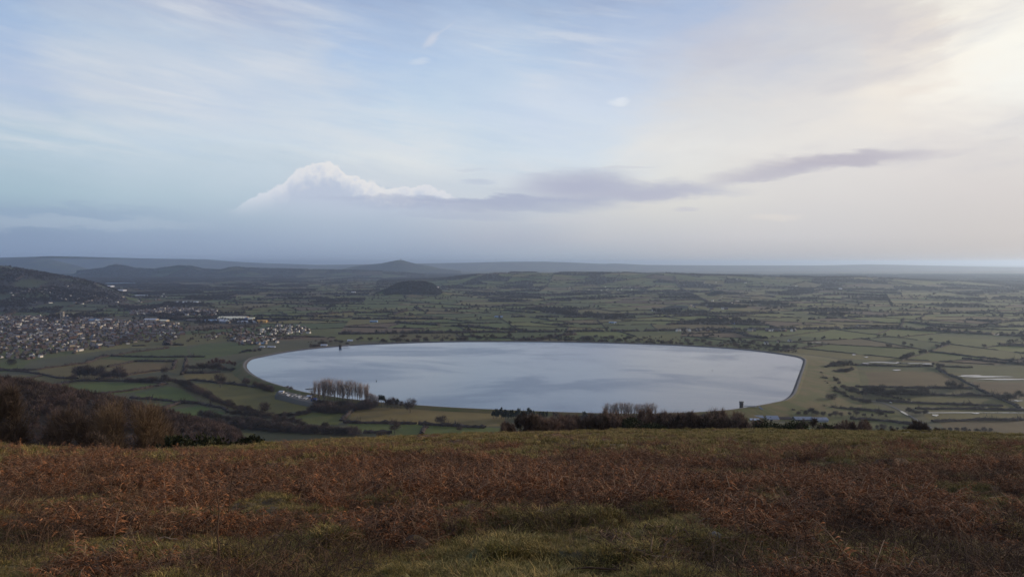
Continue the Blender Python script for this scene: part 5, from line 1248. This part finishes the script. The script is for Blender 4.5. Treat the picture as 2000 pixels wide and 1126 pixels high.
def stalks(n_, seed, H, m_, spread=.3, lie=.6, wd=.004):
    rd = random.Random(seed); b_ = MB()
    for i in range(n_):
        p = np.array((rd.gauss(0, spread), rd.gauss(0, spread), -.02)); a = rd.uniform(0, 6.28); h = H*rd.uniform(.4, 1.); l_ = h*rd.uniform(.1, lie*2)
        T = [p, p+np.array((math.cos(a)*l_*.3, math.sin(a)*l_*.3, h*.6)), p+np.array((math.cos(a)*l_*.7, math.sin(a)*l_*.7, h*.85)), p+np.array((math.cos(a)*l_*1.2, math.sin(a)*l_*1.2, h*rd.uniform(.5, 1.)))]
        b_.tube(T, [wd, wd*.8, wd*.6, wd*.3], 3, cap=False)
        if rd.random() < .5:
            for k_ in range(3): t0 = T[1]+(T[2]-T[1])*rd.random(); b_.tube([t0, t0+np.array((rd.gauss(0, .1), rd.gauss(0, .1), rd.uniform(.0, .12)))], [wd*.5, wd*.2], 3, cap=False)
    return b_.mesh('stalks', [m_])
def tilt(n_, s_=.15): return np.column_stack([rng.normal(0, s_, n_), rng.normal(0, s_, n_), rng.random(n_)*6.28])
BRK = [bracken_clump(11, 100+i, 13) for i in range(9)]; BRKF = [bracken_clump(9, 200+i, 7) for i in range(4)]
def cb(lo): return lambda x, y, px: bracken_mask(x, y)+rng.normal(0, .025, len(x)) > lo
x, y, z = moor_pts(15000, 7.2, 45, .95, cb(.505)); n_ = len(x); hm_ = .40+1.15*sstep(.50, .66, bracken_mask(x, y))
o = scatter('bracken', np.column_stack([x, y, z]), tilt(n_), (rng.uniform(.5, 1.0, n_)*hm_)[:, None]*np.array([1, 1, .72]), BRK); tag(o, 'dead rust brown bracken covering the moor', 'bracken', kind='stuff')
x, y, z = moor_pts(24000, 38, 122, 1.5, cb(.505)); n_ = len(x)
o = scatter('bracken', np.column_stack([x, y, z]), tilt(n_), (rng.uniform(.45, .95, n_))[:, None]*np.array([1.2, 1.2, .6]), BRKF); tag(o, 'far dead rust brown bracken up to the brow of the moor', 'bracken', kind='stuff')
TF = [grass_tuft(34, 300+i) for i in range(6)]; TFW = [grass_tuft(26, 320+i, .24, .24, .011) for i in range(4)]
allc = lambda x, y, px: (bracken_mask(x, y)+rng.normal(0, .04, len(x)) < .56)
x, y, z = moor_pts(48000, 7., 30, .9, allc); n_ = len(x); gs_ = (.40+.62*sstep(.35, .7, fbm(x, y, .8, 3, 58)))*rng.uniform(.6, 1.2, n_); o = scatter('grass', np.column_stack([x, y, z]), tilt(n_, .25), gs_[:, None]*np.array([.85, .85, .50]), TF); tag(o, 'tufted olive and straw grass on the near moor', 'grass', kind='stuff')
x, y, z = moor_pts(34000, 28, 122, 1.4, allc); n_ = len(x); o = scatter('grass', np.column_stack([x, y, z]), tilt(n_), rng.uniform(.6, 1.3, n_), TFW); tag(o, 'pale grass further up to the brow of the moor', 'grass', kind='stuff')
SK = [stalks(12, 400+i, .42, mst, wd=.003) for i in range(3)]; DK_ = [stalks(22, 420+i, .36, mdk, .35, .9, .004) for i in range(4)]
x, y, z = moor_pts(2600, 7.2, 60, .8, cb(.42)); n_ = len(x); o = scatter('dead_stalks', np.column_stack([x, y, z]), tilt(n_, .3), rng.uniform(.4, 1., n_), SK); tag(o, 'thin straw coloured dead stalks standing among the bracken', 'stalks', kind='stuff')
dcond = lambda x, y, px: (fbm(x, y, 2.4, 3, 91)+.10*sstep(900, 1500, px)-.10*sstep(14, 45, y)-.14*(1-sstep(9, 12, y))*(px < 1380) > .55)
x, y, z = moor_pts(1700, 7., 60, .7, dcond); n_ = len(x); o = scatter('bramble', np.column_stack([x, y, z]), tilt(n_, .3), rng.uniform(.5, 1.1, n_), DK_); tag(o, 'dark tangled bramble and heather stalks in the near moor', 'bramble', kind='stuff')
# brash of cut sticks lower right
def stick_mesh(seed):
    rd = random.Random(seed); b_ = MB(); L = rd.uniform(.14, .48); r = rd.uniform(.004, .011); T = [np.array((k_*L/3-L/2, rd.gauss(0, .03), rd.gauss(0, .02)+.04)) for k_ in range(4)]; b_.tube(T, [r, r*.9, r*.75, r*.6], 5); 
    if rd.random() < .5: b_.tube([T[1], T[1]+np.array((.12, .12, .07))], [r*.5, r*.2], 4)
    return b_.mesh('stick', [mst if seed % 3 == 0 else mdk])
xb, yb, zb = moor_pts(3200, 7.2, 13.5, .9, lambda x, y, px: (px > 1180)&(fbm(x, y, 1.5, 3, 95)+.22*sstep(1250, 1750, px)-.12*sstep(10, 13, y) > .56))
o = scatter('brash', np.column_stack([xb, yb, zb+.03]), tilt(len(xb), .35), rng.uniform(.5, 1.2, len(xb)), [stick_mesh(i) for i in range(9)]); tag(o, 'litter of cut sticks and brash at the lower right', 'brash', kind='stuff')
# mossy mounds
def rock_mesh(seed, sx, sy, sz, m_):
    b_ = MB(); n1, n2 = 9, 12
    for i in range(n1):
        for j in range(n2):
            th = math.pi*i/(n1-1); a = 2*math.pi*j/n2; d = np.array((math.sin(th)*math.cos(a), math.sin(th)*math.sin(a), math.cos(th))); r = .75+.5*float(vnoise(d[0]*1.8+seed*7, d[1]*1.8+d[2]*2.3, seed)); b_.v.append((d[0]*sx*r, d[1]*sy*r, d[2]*sz*r))
    for i in range(n1-1):
        for j in range(n2): b_.f.append([i*n2+j, (i+1)*n2+j, (i+1)*n2+(j+1) % n2, i*n2+(j+1) % n2]); b_.m.append(0)
    return b_.mesh('rock', [m_])
mlime = mat('limestone', (.20,.20,.21), var=.45, scale=9, c2=(.085,.085,.065,1), bump=.4)
def on_moor(px, row):
    y = 8.
    for _ in range(40): x = (px-1000)/F*y; z = float(moor_h(np.array([x]), np.array([y]))[0]); r_ = EROW+F*(EYE-z)/y; y *= 1+(r_-row)/400.; y = min(max(y, 4), 110)
    x = (px-1000)/F*y; return x, y, float(moor_h(np.array([x]), np.array([y]))[0])
for k_, (px, row, s_, lb) in enumerate([(1018,920,.16,'single pale rock in the bracken near the centre of the moor'),(1403,1056,.10,'flat pale limestone slab leftmost of the rocks in the brash'),(1432,1062,.07,'small pale limestone just right of the leftmost slab'),(1488,1070,.07,'small dark pale limestone between slab and bright rock'),(1558,1064,.10,'brightest rounded limestone in the brash'),(1593,1061,.05,'tiny pale stone right of the brightest limestone'),(1765,1046,.12,'grey limestone slab half hidden in brash on the right'),(1795,1049,.10,'second grey limestone slab right of the half hidden one')]):
    x, y, z = on_moor(px, row); tag(obj('rock', rock_mesh(k_, s_*1.1, s_*.8, s_*.42, mlime), None, (x, y, z+.03), random.random()*3), lb, 'rock')
# sapling, stump, sticks
mwood = mat('pale_wood', (.34,.25,.17), var=.3, scale=12); msap = mat('sapling_bark', (.10,.062,.040), var=.3, scale=15)
x, y, z = on_moor(421, 1122); b_ = MB(); hs = 175/F*y*1.12
T = [np.array(q) for q in ((.01,0,-.1), (0,0,hs*.2), (-.02,0,hs*.4), (.005,.01,hs*.62), (-.02,0,hs*.82), (.0,0,hs*1.02))]; b_.tube(T, [.014, .012, .010, .008, .005, .002], 6)
r_ = bpy.data.objects.new('sapling', None); C.objects.link(r_); r_.location = (x, y, z); tag(r_, 'thin bare sapling with short side twigs at the lower left', 'sapling')
obj('trunk', b_.mesh('sapling_stem', [msap], True), r_); b_ = MB()
for k_ in range(13): t0 = T[1+k_ % 4]+(T[2+k_ % 4]-T[1+k_ % 4])*random.random(); a = random.uniform(0, 6.28); l_ = random.uniform(.06, .22); b_.tube([t0, t0+np.array((math.cos(a)*l_*.6, math.sin(a)*l_*.6, l_*.5)), t0+np.array((math.cos(a)*l_*.8, math.sin(a)*l_*.8, l_*1.1))], [.004, .003, .001], 4)
obj('twig', b_.mesh('sapling_twigs', [msap]), r_)
for (px, row, hp, lb) in ((1461, 1090, 130, 'thin dark upright stem in the bracken right of centre'), (1252, 1050, 62, 'dark leaning dead stem just right of the centre'), (1667, 990, 40, 'pale upright dead stalk on the right half of the moor'), (112, 985, 32, 'straw stem in the red bracken at far left')):
    x, y, z = on_moor(px, row); h = hp/F*y; b_ = MB(); b_.tube([(0,0,-.05), (.02*h,0,h*.4), (-.02*h,0,h*.7), (.08*h,0,h)], [.008, .007, .005, .002], 5)
    for k_ in range(5): t0 = h*random.uniform(.3, .9); a = random.uniform(0, 6.28); b_.tube([(0,0,t0), (math.cos(a)*.1, math.sin(a)*.1, t0+.1)], [.003, .001], 4)
    tag(obj('dead_stem', b_.mesh('dead_stem', [msap if hp > 50 else mwood]), None, (x, y, z)), lb, 'stem')
x, y, z = on_moor(243, 1052); b_ = MB(); n_ = 9
for k_ in range(n_):
    a = 2*math.pi*k_/n_; r = .045; b_.tube([(math.cos(a)*r, math.sin(a)*r, -.05), (math.cos(a)*r*.8, math.sin(a)*r*.8, random.uniform(.05, .17))], [.022, .008], 4)
b_.tube([(0,0,-.05), (0,0,.06)], [.055, .05], 8); tag(obj('tree_stump', b_.mesh('tree_stump', [mwood]), None, (x, y, z)), 'small splintered pale stump at the lower left', 'stump')
for (px, row, L, a_, lb) in ((1056, 1026, .13, .1, 'short orange cut stick in the grass near the centre'), (1577, 1037, .13, -.3, 'short pale cut stick left of the brash'), (1700, 1045, .45, -.25, 'long orange stick lying across the brash'), (318, 1069, .30, .05, 'pale stick lying flat right of the stump'), (1395, 1031, .40, -.35, 'pale slanting stick above the leftmost slab'), (300, 1048, .22, .5, 'crooked grey stick beside the stump'), (535, 1063, .30, -.4, 'red brown stick leaning in the lower left grass'), (1180, 1105, 1.1, .02, 'long dark branch lying in the grass at the bottom centre'), (1935, 1065, .6, -.8, 'dark slanting branch at the right edge of the brash')):
    x, y, z = on_moor(px, row); b_ = MB(); r = .012; b_.tube([(-L/2,0,0), (-L*.15, .02, .03), (L*.2, -.02, .02), (L/2,0,.01)], [r, r*.95, r*.8, r*.6], 6); b_.tube([(L*.1, 0, .02), (L*.22, .05, .10)], [r*.5, r*.2], 4)
    o = obj('stick', b_.mesh('fallen_stick', [mdk if 'dark' in lb else mwood]), None, (x, y, z+.07)); o.rotation_euler = (0, a_*.6, a_); tag(o, lb, 'stick')
# ------------------------------------------------------------------ haze
hm = MB(); hm.box(-36000, 36000, -1500, 61000-500, -6, 300)
hmat = bpy.data.materials.new('haze'); hmat.use_nodes = True; nt = hmat.node_tree; nt.nodes.remove(nt.nodes['Principled BSDF']); pv = nt.nodes.new('ShaderNodeVolumePrincipled')
pv.inputs['Density'].default_value = 4.4e-5; pv.inputs['Color'].default_value = (.56, .74, 1.0, 1); pv.inputs['Anisotropy'].default_value = .5
nt.links.new(pv.outputs[0], nt.nodes['Material Output'].inputs['Volume'])
tag(obj('haze', hm.mesh('haze', [hmat])), 'thin blue haze over the plain', 'haze', kind='stuff')
